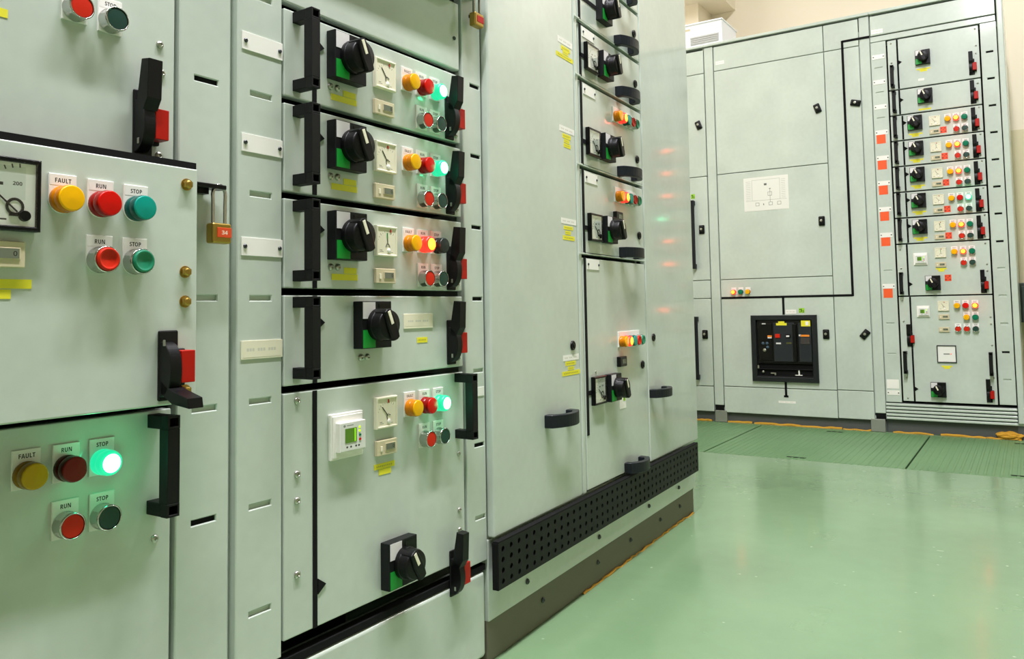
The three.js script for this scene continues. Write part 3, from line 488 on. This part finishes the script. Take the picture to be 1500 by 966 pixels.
{
  const X = x => x - AU;
  const lampBox = (g, y, kinds) => {   // three lamps and two buttons on one legend rail
    const m = part(g, 'lamp_rail', slab(0.160, 0.043, 0.003, 0.0005), M.plate, X(0.754), y, 0);
    kinds.forEach((k, i) => {
      const x = -0.064 + i * 0.032, yy = -0.006;
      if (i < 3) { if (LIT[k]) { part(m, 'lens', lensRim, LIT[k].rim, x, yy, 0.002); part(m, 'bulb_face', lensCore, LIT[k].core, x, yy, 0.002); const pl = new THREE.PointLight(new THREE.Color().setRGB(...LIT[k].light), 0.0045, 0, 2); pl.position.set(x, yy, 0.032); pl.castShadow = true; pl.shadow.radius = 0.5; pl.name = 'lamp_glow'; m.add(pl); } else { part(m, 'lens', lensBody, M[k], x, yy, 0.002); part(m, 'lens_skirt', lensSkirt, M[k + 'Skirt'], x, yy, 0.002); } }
      else { part(m, 'collar', collarGeo, M.chrome, x, yy, 0.002); part(m, 'button_cap', capDish, M[k], x, yy, 0.002); }
    });
  };
  const meterPair = (g, y, meter, y0, y1) => {
    mimicStrip(g, 0.0125, y0, y1, 0.013);
    part(g, 'mimic_branch', cached('mb', () => box(0.030, 0.012, 0.0012, 0, 0, 0.0006)), M.matteBlack, X(0.476), y - 0.003, 0);
    if (meter) blackMeter(g, X(0.527), y, 0.077, 0.073, 52);
    else part(g, 'mimic_branch', cached('mb2', () => box(0.090, 0.012, 0.0012, 0, 0, 0.0006)), M.matteBlack, X(0.53), y - 0.003, 0);
    rotaryHandle(g, X(0.612), y, { turn: 24, w: 0.072, h: 0.073 });
  };
  const plateAt = (g, y) => { const m = labelPlate(g, X(0.519), y, 0.078, 0.027); return m; };
  const defs = [
    ['angled cabinet drawer at the top edge, only its curved handle showing', 1.610, 1.760, 0],
    ['angled cabinet drawer with rotary knob but no ammeter, near the top edge', 1.457, 1.610, 1],
    ['angled cabinet drawer with ammeter and rotary knob but no lamps', 1.304, 1.457, 2],
    ['angled cabinet drawer with lamp rail, upper of the two lit square drawers', 1.069, 1.304, 3],
    ['angled cabinet drawer with lamp rail and small counter, lower of the two square drawers', 0.8375, 1.069, 4],
    ['tall lowest angled cabinet drawer with lamp rail at mid height', 0.231, 0.8375, 5],
  ];
  for (const [label, y0, y1, k] of defs) {
    const h = y1 - y0, Y = y => y - y0, g = unit('angled', 'feeder_unit', label, AU, y0, AW, h, { group: 'angled cabinet drawers', gap: 0.014 });
    // shelf lip under each drawer
    if (k < 5) part(g, 'shelf_lip', merge([rbox(AW - 0.002, 0.004, 0.022, AW / 2, 0.0035, -0.009, 0.0015), rbox(0.030, 0.005, 0.003, -0.010, 0.0035, 0.0035, 0.001)]), M.paint);
    const hy = [1.626, 1.473, 1.3225, 1.0905, 0.8575, 0.251][k];
    curvedHandle(g, X(0.700), Y(hy), { l: 0.130, h: 0.029 });
    if (k > 0 && k < 5) quarterLock(g, X(0.8575), Y([0, 1.537, 1.381, 1.148, 0.916][k]));
    if (k === 0) { mimicStrip(g, 0.0125, 0.005, h - 0.005, 0.013); continue; }
    if (k === 1) meterPair(g, Y(1.530), false, 0.005, h - 0.005);
    if (k === 2) { plateAt(g, Y(1.434)); meterPair(g, Y(1.371), true, 0.005, h - 0.005); }
    if (k === 3) { plateAt(g, Y(1.279)); lampBox(g, Y(1.2525), ['amber', 'red', 'tealLens', 'redPush', 'greenPushBright']); meterPair(g, Y(1.141), true, 0.005, h - 0.005); }
    if (k === 4) { plateAt(g, Y(1.044)); lampBox(g, Y(1.0215), ['amber', 'red', 'tealLens', 'redPush', 'greenPushBright']); meterPair(g, Y(0.913), true, 0.005, h - 0.005); counter(g, X(0.685), Y(0.957)); }
    if (k === 5) { plateAt(g, Y(0.8145)); lampBox(g, Y(0.611), ['amber', 'red', 'tealLens', 'redPush', 'greenPushBright']); meterPair(g, Y(0.4845), true, Y(0.375), h - 0.005); counter(g, X(0.687), Y(0.5495)); quarterLock(g, X(0.8575), Y(0.529)); sticker(g, WHITE_PRINT, X(0.70), Y(0.482), 0.040, 0.022, 0, 'white_label'); sticker(g, M.white, X(0.70), Y(0.437), 0.046, 0.040, 0, 'warning_label'); sticker(g, LIME_TAG, X(0.71), Y(0.447), 0.016, 0.018, 0.0006, 'lime_label'); screw(g, X(0.52), Y(0.533), 0, 0.003); }
  }
  function counter(g, x, y) { const m = part(g, 'counter', slab(0.048, 0.028, 0.012, 0.002), M.blackGloss, x, y, 0); part(m, 'display', slab(0.024, 0.013, 0.001, 0.0003), M.lcd, 0.002, 0, 0.012); }
}

// ------------------------------------------------------------------ the far row
const panelAt = (c, z0, z1, y0, y1, name = 'panel', g = 0.002, zz = 0) => part(c, name, slab(+(BX(z1) - BX(z0) - 2 * g).toFixed(4), +(BY(y1) - BY(y0) - 2 * g).toFixed(4), 0.02, 0.003, 2), M.paint, (BX(z0) + BX(z1)) / 2, (BY(y0) + BY(y1)) / 2, -0.02 + zz);
const TOP = BY(2.331);
function carcass(c, z0, z1) {
  const a = BX(z0), b = BX(z1), w = b - a, m = (a + b) / 2, h = TOP - 0.07;
  return part(c, 'body', merge([rbox(0.012, h, 0.56, a + 0.007, 0.07 + h / 2, -0.303), rbox(0.012, h, 0.56, b - 0.007, 0.07 + h / 2, -0.303), rbox(w, h, 0.012, m, 0.07 + h / 2, -0.588), rbox(w, 0.018, 0.59, m, TOP - 0.009, -0.285, 0.004), rbox(w, 0.018, 0.56, m, 0.08, -0.30)]), M.paint);
}
function plinthOf(c, z0, z1, feet) {
  const a = BX(z0), b = BX(z1);
  part(c, 'plinth', rbox(b - a, 0.072, 0.52, (a + b) / 2, 0.036, -0.285), M.plinthGrey);
  for (const z of feet) part(c, 'corner_foot', rbox(0.075, 0.070, 0.03, BX(z), 0.036, -0.012), M.galv);
  for (let s = a + 0.03; s < b - 0.12;) {
    const l = Math.min(0.08 + 0.2 * rnd(), b - s - 0.02), pts = [];
    for (let k = 0; k <= 7; k++) pts.push(new THREE.Vector3(s + l * k / 7, -0.002 + 0.007 * rnd(), -0.022 + 0.016 * rnd()));
    part(c, 'sealant_bead', new THREE.TubeGeometry(new THREE.CatmullRomCurve3(pts), 21, 0.005 + 0.003 * rnd(), 6), M.foam); s += l + 0.002 + 0.04 * rnd() * rnd();
  }
}
function mimicBox(c, z0, z1, y0, y1, zz = 0) { return part(c, 'mimic_strip', box(BX(z1) - BX(z0), BY(y1) - BY(y0), 0.0016, (BX(z0) + BX(z1)) / 2, (BY(y0) + BY(y1)) / 2, zz + 0.0008), M.matteBlack); }
const MW = 0.013;
{ // leftmost far cabinet, partly hidden
  const z0 = -1.30, z1 = -0.690, c = thing('back', 'switchgear_cabinet', 'far cabinet partly hidden behind the angled cabinet, with long black bar handles', 'cabinet', 0, 0);
  carcass(c, z0, z1); plinthOf(c, z0, z1, []);
  part(c, 'lining', box(0.58, 2.2, 0.01, (BX(z0) + BX(z1)) / 2, 1.2, -0.0262), M.paint);
  panelAt(c, z0, z1, 2.151, 2.300);
  for (const [y0, y1, ky, hb, ht] of [[1.504, 2.151, 1.828, 0, 0], [0.859, 1.504, 1.174, 0.931, 1.357], [0.747, 0.859, 0, 0, 0], [0.212, 0.747, 0.527, 0.251, 0.637], [0.058, 0.212, 0, 0, 0]]) {
    const d = panelAt(c, z0, z1, y0, y1, ky ? 'door' : 'panel'), lx = z => BX(z) - (BX(z0) + BX(z1)) / 2, ly = y => BY(y) - (BY(y0) + BY(y1)) / 2;
    if (ky) knobLatch(d, lx(-0.733), ly(ky), ky > 1.5 ? 20 : 0, 0.02);
    if (hb) { barHandleLong(d, lx(-0.783), ly(hb), BY(ht) - BY(hb)); if (ht > 1) sticker(d, LIME_TAG, lx(-0.785), ly(1.385), 0.026, 0.030, 0.02, 'lime_label'); }
  }
}
function barHandleLong(d, x, y0, h) { part(d, 'bar_handle', merge([rbox(0.030, h, 0.012, 0, h / 2, 0.034, 0.003), rbox(0.024, 0.03, 0.03, 0, 0.016, 0.018), rbox(0.024, 0.03, 0.03, 0, h - 0.016, 0.018)]), M.slate, x, y0, 0.02); }
{ // breaker cabinet
  const z0 = -0.690, z1 = 0.268, c = thing('back', 'breaker_cabinet', 'wide far cabinet holding the black circuit breaker, with a black diagram line', 'cabinet', 0, 0);
  carcass(c, z0, z1); plinthOf(c, z0, z1, [-0.650, 0.225]);
  part(c, 'lining', box(0.9, 2.2, 0.01, (BX(z0) + BX(z1)) / 2, 1.2, -0.0262), M.paint);
  for (const [a, b] of [[-0.688, -0.632], [0.213, 0.266]]) part(c, 'post', rbox(BX(b) - BX(a), BY(2.31) - BY(0.10), 0.02, (BX(a) + BX(b)) / 2, BY(1.205), -0.012, 0.005, 2), M.paint);
  for (const a of [-0.66, 0.24]) part(c, 'post_foot', box(0.05, 0.05, 0.02, BX(a), BY(0.082), -0.014), M.matteBlack);
  const A = -0.628, B = 0.021, E = 0.211;
  const ly = (y0, y1) => y => BY(y) - (BY(y0) + BY(y1)) / 2, lx = (a, b) => z => BX(z) - (BX(a) + BX(b)) / 2;
  let d = panelAt(c, A, B, 2.151, 2.306); sticker(d, WHITE_PRINT, lx(A, B)(-0.587), ly(2.151, 2.306)(2.200), 0.055, 0.022, 0.02, 'white_label');
  d = panelAt(c, A, B, 1.505, 2.151, 'door'); knobLatch(d, lx(A, B)(-0.024), ly(1.505, 2.151)(1.827), 18, 0.02);
  d = panelAt(c, A, B, 0.859, 1.505, 'door'); knobLatch(d, lx(A, B)(-0.025), ly(0.859, 1.505)(1.175), 0, 0.02);
  const sheet = part(d, 'diagram_sheet', slab(0.268, 0.207, 0.0012, 0.0003), M.white, lx(A, B)(-0.335), ly(0.859, 1.505)(1.363), 0.02); print(sheet, 'wiring_diagram', 0.262, 0.202, DIAGRAM, 0, 0, 0.0014);
  d = panelAt(c, A, B, 0.748, 0.859);
  [['red', -0.546], ['greenLens', -0.503], ['amber', -0.460]].forEach(([l, z]) => pilotLight(d, lx(A, B)(z), ly(0.748, 0.859)(0.782), l, 0, { z: 0.02, power: 0.8 }));
  d = panelAt(c, A, B, 0.215, 0.748, 'door'); knobLatch(d, lx(A, B)(-0.026), ly(0.215, 0.748)(0.530), 0, 0.02);
  sticker(d, LIME_TAG, lx(A, B)(-0.156), ly(0.215, 0.748)(0.666), 0.033, 0.028, 0.02, 'lime_label'); sticker(d, WHITE_PRINT, lx(A, B)(-0.217), ly(0.215, 0.748)(0.660), 0.062, 0.024, 0.02, 'white_label');
  d = panelAt(c, A, B, 0.058, 0.215); sticker(d, WHITE_PRINT, lx(A, B)(-0.257), ly(0.058, 0.215)(0.137), 0.10, 0.013, 0.02, 'white_label');
  d = panelAt(c, B, E, 2.151, 2.306); d = panelAt(c, B, E, 0.218, 2.151, 'door'); knobLatch(d, lx(B, E)(0.181), ly(0.218, 2.151)(1.827), 75, 0.02); knobLatch(d, lx(B, E)(0.178), ly(0.218, 2.151)(0.530), -40, 0.02);
  panelAt(c, B, E, 0.060, 0.218);
  mimicBox(c, 0.123 - MW / 2, 0.123 + MW / 2, 0.742, 2.196); mimicBox(c, 0.123, 0.268, 2.184, 2.197); mimicBox(c, A + 0.004, 0.123, 0.741, 0.754); mimicBox(c, -0.258 - MW / 2, -0.258 + MW / 2, 0.643, 0.745); mimicBox(c, -0.261 - MW / 2, -0.261 + MW / 2, 0.172, 0.2515);
  mimicBox(c, -0.261 - 0.013, -0.261 + 0.013, 0.164, 0.176);
}
{ // air circuit breaker in the door
  const X = z => BX(z) - BX(-0.2595), Y = y => BY(y) - BY(0.447);
  const g = thing('back', 'circuit_breaker', 'square black draw-out circuit breaker with yellow labels set in the far cabinet door', 'circuit breaker', BX(-0.2595), BY(0.447), 0);
  part(g, 'escutcheon', frame(0.385, 0.398, 0.030, 0.022, 0.003), std(0x1c2021, 0.45, 0, DIM), 0, 0, 0.0005);
  part(g, 'breaker_body', box(0.33, 0.345, 0.004, 0, 0, 0), M.matteBlack, 0, 0, 0.003);
  const dk = std(0x24292c, 0.45, 0, DIM), f = part(g, 'front_cover', slab(0.315, 0.258, 0.012, 0.002), M.blackGloss, X(-0.256), Y(0.484), 0.005);
  const bx = z => BX(z) - BX(-0.256), by = y => BY(y) - BY(0.484);
  part(f, 'control_cover', slab(0.122, 0.232, 0.006, 0.002), dk, bx(-0.256), by(0.484), 0.012);
  part(f, 'charging_cover', slab(0.072, 0.232, 0.006, 0.002), dk, bx(-0.139), by(0.484), 0.012);
  part(f, 'charging_lever', slab(0.022, 0.225, 0.014, 0.004, 2), M.blackGloss, bx(-0.196), by(0.480), 0.012);
  part(f, 'trip_unit', slab(0.078, 0.220, 0.004, 0.002), M.blackGloss, bx(-0.363), by(0.484), 0.012);
  sticker(f, M.yellowTape, bx(-0.268), by(0.588), 0.062, 0.014, 0.018, 'yellow_label'); sticker(f, M.yellowTape, bx(-0.268), by(0.600), 0.036, 0.010, 0.018, 'yellow_label'); sticker(f, M.yellowTape, bx(-0.132), by(0.592), 0.052, 0.034, 0.018, 'yellow_label'); sticker(f, M.white, bx(-0.124), by(0.592), 0.018, 0.022, 0.0188, 'white_label');
  part(f, 'open_button', slab(0.029, 0.023, 0.008, 0.002), M.redPush, bx(-0.291), by(0.520), 0.018); part(f, 'close_button', slab(0.027, 0.021, 0.008, 0.002), M.black, bx(-0.232), by(0.521), 0.018); part(f, 'close_button_face', slab(0.018, 0.009, 0.002, 0.0005), M.greyTape, bx(-0.232), by(0.519), 0.026);
  sticker(f, M.greyTape, bx(-0.288), by(0.477), 0.028, 0.009, 0.018, 'state_window'); sticker(f, std(0x4a4a18, 0.5), bx(-0.229), by(0.479), 0.030, 0.010, 0.018, 'state_window');
  sticker(f, M.amberTape, bx(-0.338), by(0.518), 0.026, 0.010, 0.016, 'orange_label'); sticker(f, M.greyTape, bx(-0.338), by(0.509), 0.024, 0.007, 0.016, 'grey_label');
  sticker(f, M.amberTape, bx(-0.139), by(0.522), 0.052, 0.011, 0.018, 'orange_label'); sticker(f, M.greyTape, bx(-0.166), by(0.524), 0.012, 0.010, 0.018, 'grey_label'); part(f, 'rating_window', slab(0.050, 0.038, 0.003, 0.001), std(0x3a3633, 0.4), bx(-0.137), by(0.492), 0.018);
  for (const [z, y] of [[-0.378, 0.477], [-0.354, 0.477], [-0.352, 0.455]]) part(f, 'dial', turned('tdial', [[0.008, 0], [0.008, 0.003], [0, 0.003]], 16), std(0x3c5468, 0.4), bx(z), by(y), 0.016);
  part(f, 'selector', turned('tsel', [[0.010, 0], [0.010, 0.006], [0.007, 0.008], [0, 0.008]], 16), M.steel, bx(-0.369), by(0.437), 0.016); sticker(f, M.greyTape, bx(-0.370), by(0.591), 0.022, 0.006, 0.016, 'grey_label');
  const r = part(g, 'racking_bay', frame(0.328, 0.046, 0.004, 0.014), M.black, X(-0.2605), Y(0.306), 0.005);
  part(r, 'racking_key', turned('rkey', [[0.008, 0], [0.008, 0.008], [0, 0.009]], 12), M.steel, -0.128, 0.004, 0.002); part(r, 'racking_screw', merge([slab(0.028, 0.008, 0.006, 0.002), slab(0.010, 0.016, 0.008, 0.002).clone().translate(0.014, -0.004, 0)]), M.steel, -0.07, -0.004, 0.002); part(r, 'position_flag', slab(0.008, 0.032, 0.006, 0.001), M.plate, 0.082, 0.002, 0.002); part(r, 'position_base', slab(0.04, 0.005, 0.005, 0.001), M.plate, 0.08, -0.012, 0.002);
  part(g, 'padlock_tab', slab(0.010, 0.018, 0.01, 0.001), M.steel, X(-0.411), Y(0.338), 0.008);
}
{ // far motor control cabinet
  const z0 = 0.268, z1 = 0.905, c = thing('back', 'motor_control_cabinet', 'far right cabinet column of small drawer units with orange tags on its strip', 'cabinet', 0, 0);
  carcass(c, z0, z1); plinthOf(c, z0, z1, []);
  part(c, 'foam_lump', (() => { const g = new THREE.IcosahedronGeometry(0.045, 3), p = g.attributes.position; for (let i = 0; i < p.count; i++) { const k = 0.72 + 0.5 * n16(p.getX(i) * 6 + 0.5, p.getY(i) * 6 + p.getZ(i) * 5 + 0.5); p.setXYZ(i, p.getX(i) * k * 1.35, Math.max(-0.017, p.getY(i) * k * 0.5), p.getZ(i) * k * 0.6); } g.computeVertexNormals(); return g.translate(BX(0.835), 0.018, -0.02); })(), M.foam);
  part(c, 'lining', box(0.6, 2.2, 0.01, (BX(z0) + BX(z1)) / 2, 1.2, -0.40), M.chassis);
  const t = panelAt(c, z0 + 0.002, 0.872, 2.190, 2.305); sticker(t, WHITE_PRINT, BX(0.307) - (BX(z0 + 0.002) + BX(0.872)) / 2, BY(2.213) - BY(2.2475), 0.060, 0.024, 0.02, 'white_label');
  part(c, 'head_rail', rbox(BX(0.870) - BX(0.270), BY(2.186) - BY(2.156), 0.02, (BX(0.270) + BX(0.870)) / 2, BY(2.171), -0.012), M.paint);
  part(c, 'post', rbox(BX(0.905) - BX(0.876), BY(2.318) - BY(0.08), 0.03, (BX(0.905) + BX(0.876)) / 2, BY(1.2), -0.016, 0.006, 2), M.paint);
  const ls = slottedStrip(c, BX(0.2705), BX(0.3475), BY(0.165), BY(2.152), [[BY(2.006), 0], [BY(1.868), 0], [BY(1.724), 0], [BY(0.878), 0], [BY(0.590), 0], [BY(0.425), 0], [BY(0.27), 0]], BX(0.288), BX(0.327), 0, 0.006);
  for (const y of [2.068, 1.926, 1.786, 1.643, 1.500, 1.360, 1.215, 1.073, 0.792, 0.215]) labelPlate(ls, BX(0.308), BY(y), 0.064, 0.026, { z: 0.02 });
  for (const y of [1.606, 1.4615, 1.322, 1.177, 1.0375, 0.754]) sticker(ls, M.orange, BX(0.3035), BY(y), 0.047, 0.051, 0.02, 'orange_tag');
  sticker(ls, M.white, BX(0.307), BY(0.262), 0.062, 0.05, 0.02, 'white_label');
  const rs = slottedStrip(c, BX(0.799), BX(0.872), BY(0.175), BY(2.152), [[BY(1.997), 1], [BY(1.856), 1], [BY(1.714), 1], [BY(1.573), 1], [BY(1.431), 1], [BY(1.290), 1], [BY(1.150), 1], [BY(1.007), 1], [BY(0.868), 0], [BY(0.728), 0], [BY(0.585), 0], [BY(0.441), 1], [BY(0.30), 0]], BX(0.821), BX(0.854), 0, 0.010);
  sticker(rs, M.white, BX(0.83), BY(2.128), 0.05, 0.012, 0.02, 'white_label');
  // louvred kick panel
  const lv = part(c, 'louvre_panel', box(BX(0.874) - BX(0.268), BY(0.162) - BY(0.066), 0.004, (BX(0.874) + BX(0.268)) / 2, BY(0.114), -0.016), M.plinthGrey);
  for (let i = 0; i < 5; i++) part(lv, 'louvre_slat', rbox(BX(0.874) - BX(0.268), 0.0135, 0.02, (BX(0.874) + BX(0.268)) / 2, BY(0.152) - i * 0.0188, -0.004, 0.004, 2).rotateX(0), M.paint);
}
{
  const f = 0.972, x0 = BX(0.353), w = BX(0.794) - x0, P = 0.1455, y0 = BY(0.170), X = z => BX(z) - x0;
  const at = k => y0 + k * P;                                          // k modules above the kick panel
  const u = (label, k, n) => unit('back', 'motor_starter_unit', label, x0, at(k), w, n * P, { group: 'far column units', gap: 0.007 });
  const tape = (g, x, y) => yellowTapes(g, [[x - 0.034, x + 0.034, y + 0.006, y + 0.014], [x - 0.018, x + 0.018, y - 0.005, y + 0.006]]);
  { const g = u('tall uppermost far drawer unit with rotary knob and yellow label, no lamps', 12, 2), Y = y => BY(y) - at(12); mimicStrip(g, 0.053, 0.004, 2 * P - 0.004); arrowMark(g, 0.057, Y(2.018)); rotaryHandle(g, X(0.5275), Y(2.023)); lever(g, X(0.741), Y(1.888), {}); barHandle(g, X(0.368), Y(1.880), 0.122); tape(g, X(0.528), Y(1.952)); for (const y of [2.13, 2.04, 2.00]) screw(g, X(0.777), Y(y), 0, 0.0045); screw(g, X(0.373), Y(2.13), 0, 0.0045); screw(g, X(0.373), Y(2.02), 0, 0.0045); sticker(g, WHITE_PRINT, X(0.515), Y(1.905), 0.03, 0.012, 0, 'white_label'); }
  { const g = u('far drawer unit with rotary knob, just under the tall uppermost one, no lamps', 11, 1), Y = y => BY(y) - at(11); mimicStrip(g, 0.053, 0.004, P - 0.004); arrowMark(g, 0.057, Y(1.808)); rotaryHandle(g, X(0.530), Y(1.811)); lever(g, X(0.741), Y(1.735)); barHandle(g, X(0.372), 0.014, 0.122); yellowTapes(g, [[X(0.495), X(0.555), Y(1.737), Y(1.746)]]); screw(g, X(0.777), Y(1.84), 0, 0.0045); }
  const rows = [
    ['far drawer unit with red lamp lit, topmost with lamps beside the first orange tag', ['amber', 'red', 'greenLens'], 38],
    ['far drawer unit with red lamp lit, second from the top with lamps', ['amber', 'red', 'greenLens'], 4],
    ['far drawer unit with red lamp lit, just above the green lit one', ['amber', 'red', 'greenLens'], 30],
    ['far drawer unit whose green lamp is lit', ['amber', 'redLens', 'green'], 38],
    ['far drawer unit with red lamp lit, just below the green lit one', ['amber', 'red', 'greenLens'], 12],
  ];
  rows.forEach(([label, lamps, reading], i) => {
    const g = u(label, 10 - i, 1); starter(g, { f, lamps, reading, orange: true, h: P, power: 0.8 });
    yellowTapes(g, [[0.092, 0.160, 0.0245, 0.0330], [0.106, 0.142, 0.013, 0.0245]]); screw(g, X(0.777), 0.132, 0, 0.0045);
  });
  { // two-module unit with relay
    const g = u('far double-height drawer unit with relay display and red lamp, knob in its lower half', 4, 2), Y = y => BY(y) - at(4);
    mimicStrip(g, 0.055, 0.004, 2 * P - 0.004); arrowMark(g, 0.059, Y(0.800)); relay(g, X(0.470), Y(0.933), 0.92); creamMeter(g, X(0.566), Y(0.963), 5); hourCounter(g, X(0.565), Y(0.899));
    ['amber', 'red', 'greenLens'].forEach((l, i) => pilotLight(g, X([0.631, 0.672, 0.712][i]), Y(0.964), l, ['FAULT', 'RUN', 'STOP'][i], { power: 0.8 })); pushButton(g, X(0.672), Y(0.904), M.redPush, 'RUN'); pushButton(g, X(0.712), Y(0.905), M.greenPush, 'STOP');
    rotaryHandle(g, X(0.5245), Y(0.803)); sticker(g, ORANGE_TAG, X(0.5955), Y(0.828), 0.032, 0.035, 0, 'warning_label'); yellowTapes(g, [[X(0.541), X(0.592), Y(0.873), Y(0.881)], [X(0.552), X(0.580), Y(0.862), Y(0.873)]]);
    lever(g, X(0.743), Y(0.744)); barHandle(g, X(0.366), Y(0.746), 0.122); screw(g, X(0.773), Y(1.0), 0, 0.0045); screw(g, X(0.776), Y(0.893), 0, 0.0045); screw(g, X(0.776), Y(0.858), 0, 0.0045); screw(g, X(0.372), Y(0.988), 0, 0.0045); screw(g, X(0.374), Y(0.887), 0, 0.0045);
  }
  { // tall lowest unit
    const g = u('tall lowest far drawer unit with eight indicators and a square white meter', 0, 4), Y = y => BY(y) - at(0);
    mimicStrip(g, 0.059, 0.004, 4 * P - 0.004); arrowMark(g, 0.063, Y(0.240)); relay(g, X(0.472), Y(0.652), 0.85); creamMeter(g, X(0.568), Y(0.681), 30); hourCounter(g, X(0.568), Y(0.623)); hourCounter(g, X(0.566), Y(0.556));
    [['amber', 0.631], ['redLens', 0.670], ['red', 0.713]].forEach(([l, z], i) => pilotLight(g, X(z), Y(0.681), l, ['FAULT', 'RUN', 'STOP'][i], { power: 0.8 }));
    pilotLight(g, X(0.672), Y(0.620), 'amber', 'FAULT'); pilotLight(g, X(0.712), Y(0.620), 'greenLens', 'RUN');
    pushButton(g, X(0.631), Y(0.560), M.redPush, 'RUN'); pushButton(g, X(0.671), Y(0.560), M.redPush, 'RUN'); pushButton(g, X(0.711), Y(0.560), M.greenPush, 'STOP');
    const pm = part(g, 'power_meter', frame(0.094, 0.094, 0.005, 0.008), M.darkSteel, X(0.572), Y(0.428), 0); part(pm, 'meter_face', slab(0.086, 0.086, 0.004, 0.001), M.plate, 0, 0, 0); sticker(pm, M.white, -0.004, 0.030, 0.036, 0.010, 0.004, 'white_label'); sticker(pm, M.darkSteel, 0, 0, 0.03, 0.004, 0.004, 'slot'); part(pm, 'status_led', box(0.005, 0.005, 0.001), glow([1, 0.1, 0.05], 0.8, 0xd02010), 0.021, 0, 0.0045);
    yellowTapes(g, [[X(0.545), X(0.595), Y(0.359), Y(0.367)], [X(0.556), X(0.584), Y(0.350), Y(0.359)]]);
    rotaryHandle(g, X(0.5265), Y(0.240)); lever(g, X(0.743), Y(0.184)); lever(g, X(0.388), Y(0.465)); barHandle(g, X(0.763), Y(0.322), 0.122); barHandle(g, X(0.368), Y(0.322), 0.122);
    for (const [z, y] of [[0.779, 0.62], [0.779, 0.584], [0.779, 0.476], [0.779, 0.31], [0.372, 0.712], [0.374, 0.6], [0.375, 0.30], [0.378, 0.19]]) screw(g, X(z), Y(y), 0, 0.0045);
  }
}
{ // white box on top of the far row
  const g = thing('back', 'ventilation_box', 'white sheet metal box with grey louvres on top of the far cabinets', 'box', -1.0, TOP, -0.055);
  part(g, 'casing', merge([rbox(0.744, 0.165, 0.30, 0, 0.0825, -0.15, 0.003), rbox(0.756, 0.010, 0.315, 0, 0.168, -0.15, 0.003)]), M.whiteBox);
  for (const x of [-0.26, -0.02, 0.235]) { const v = part(g, 'louvre_grille', slab(0.19, 0.055, 0.004, 0.001), M.vent, x + 0.02, 0.055, 0); for (let i = 0; i < 4; i++) part(v, 'slat', cached('gslat', () => rbox(0.18, 0.006, 0.006, 0, 0, 0.005)), M.vent, 0, -0.019 + i * 0.0125, 0); }
  part(g, 'rating_plate', slab(0.08, 0.014, 0.001, 0.0003), M.beige, 0.12, 0.135, 0);
}
{ // dark wall box beyond the end of the far row
  const g = new THREE.Group(); g.name = 'junction_box'; g.position.set(5.9, 0.0, 1.12); scene.add(g); tag(g, 'dark green wall box at the right edge beyond the far cabinets', 'box');
  part(g, 'casing', rbox(0.12, 0.24, 0.48, -0.066, 0.71, 0, 0.008, 2), std(0x39463e, 0.5)); part(g, 'conduit', new THREE.CylinderGeometry(0.02, 0.02, 0.56, 14).translate(-0.05, 0.29, 0.1), M.galv); part(g, 'lid', rbox(0.01, 0.22, 0.42, -0.131, 0.70, 0, 0.004), std(0x3f4d45, 0.45));
}

scene.traverse(o => { if (o.isMesh) { o.castShadow = true; o.receiveShadow = true; } });
renderer.render(scene, camera);
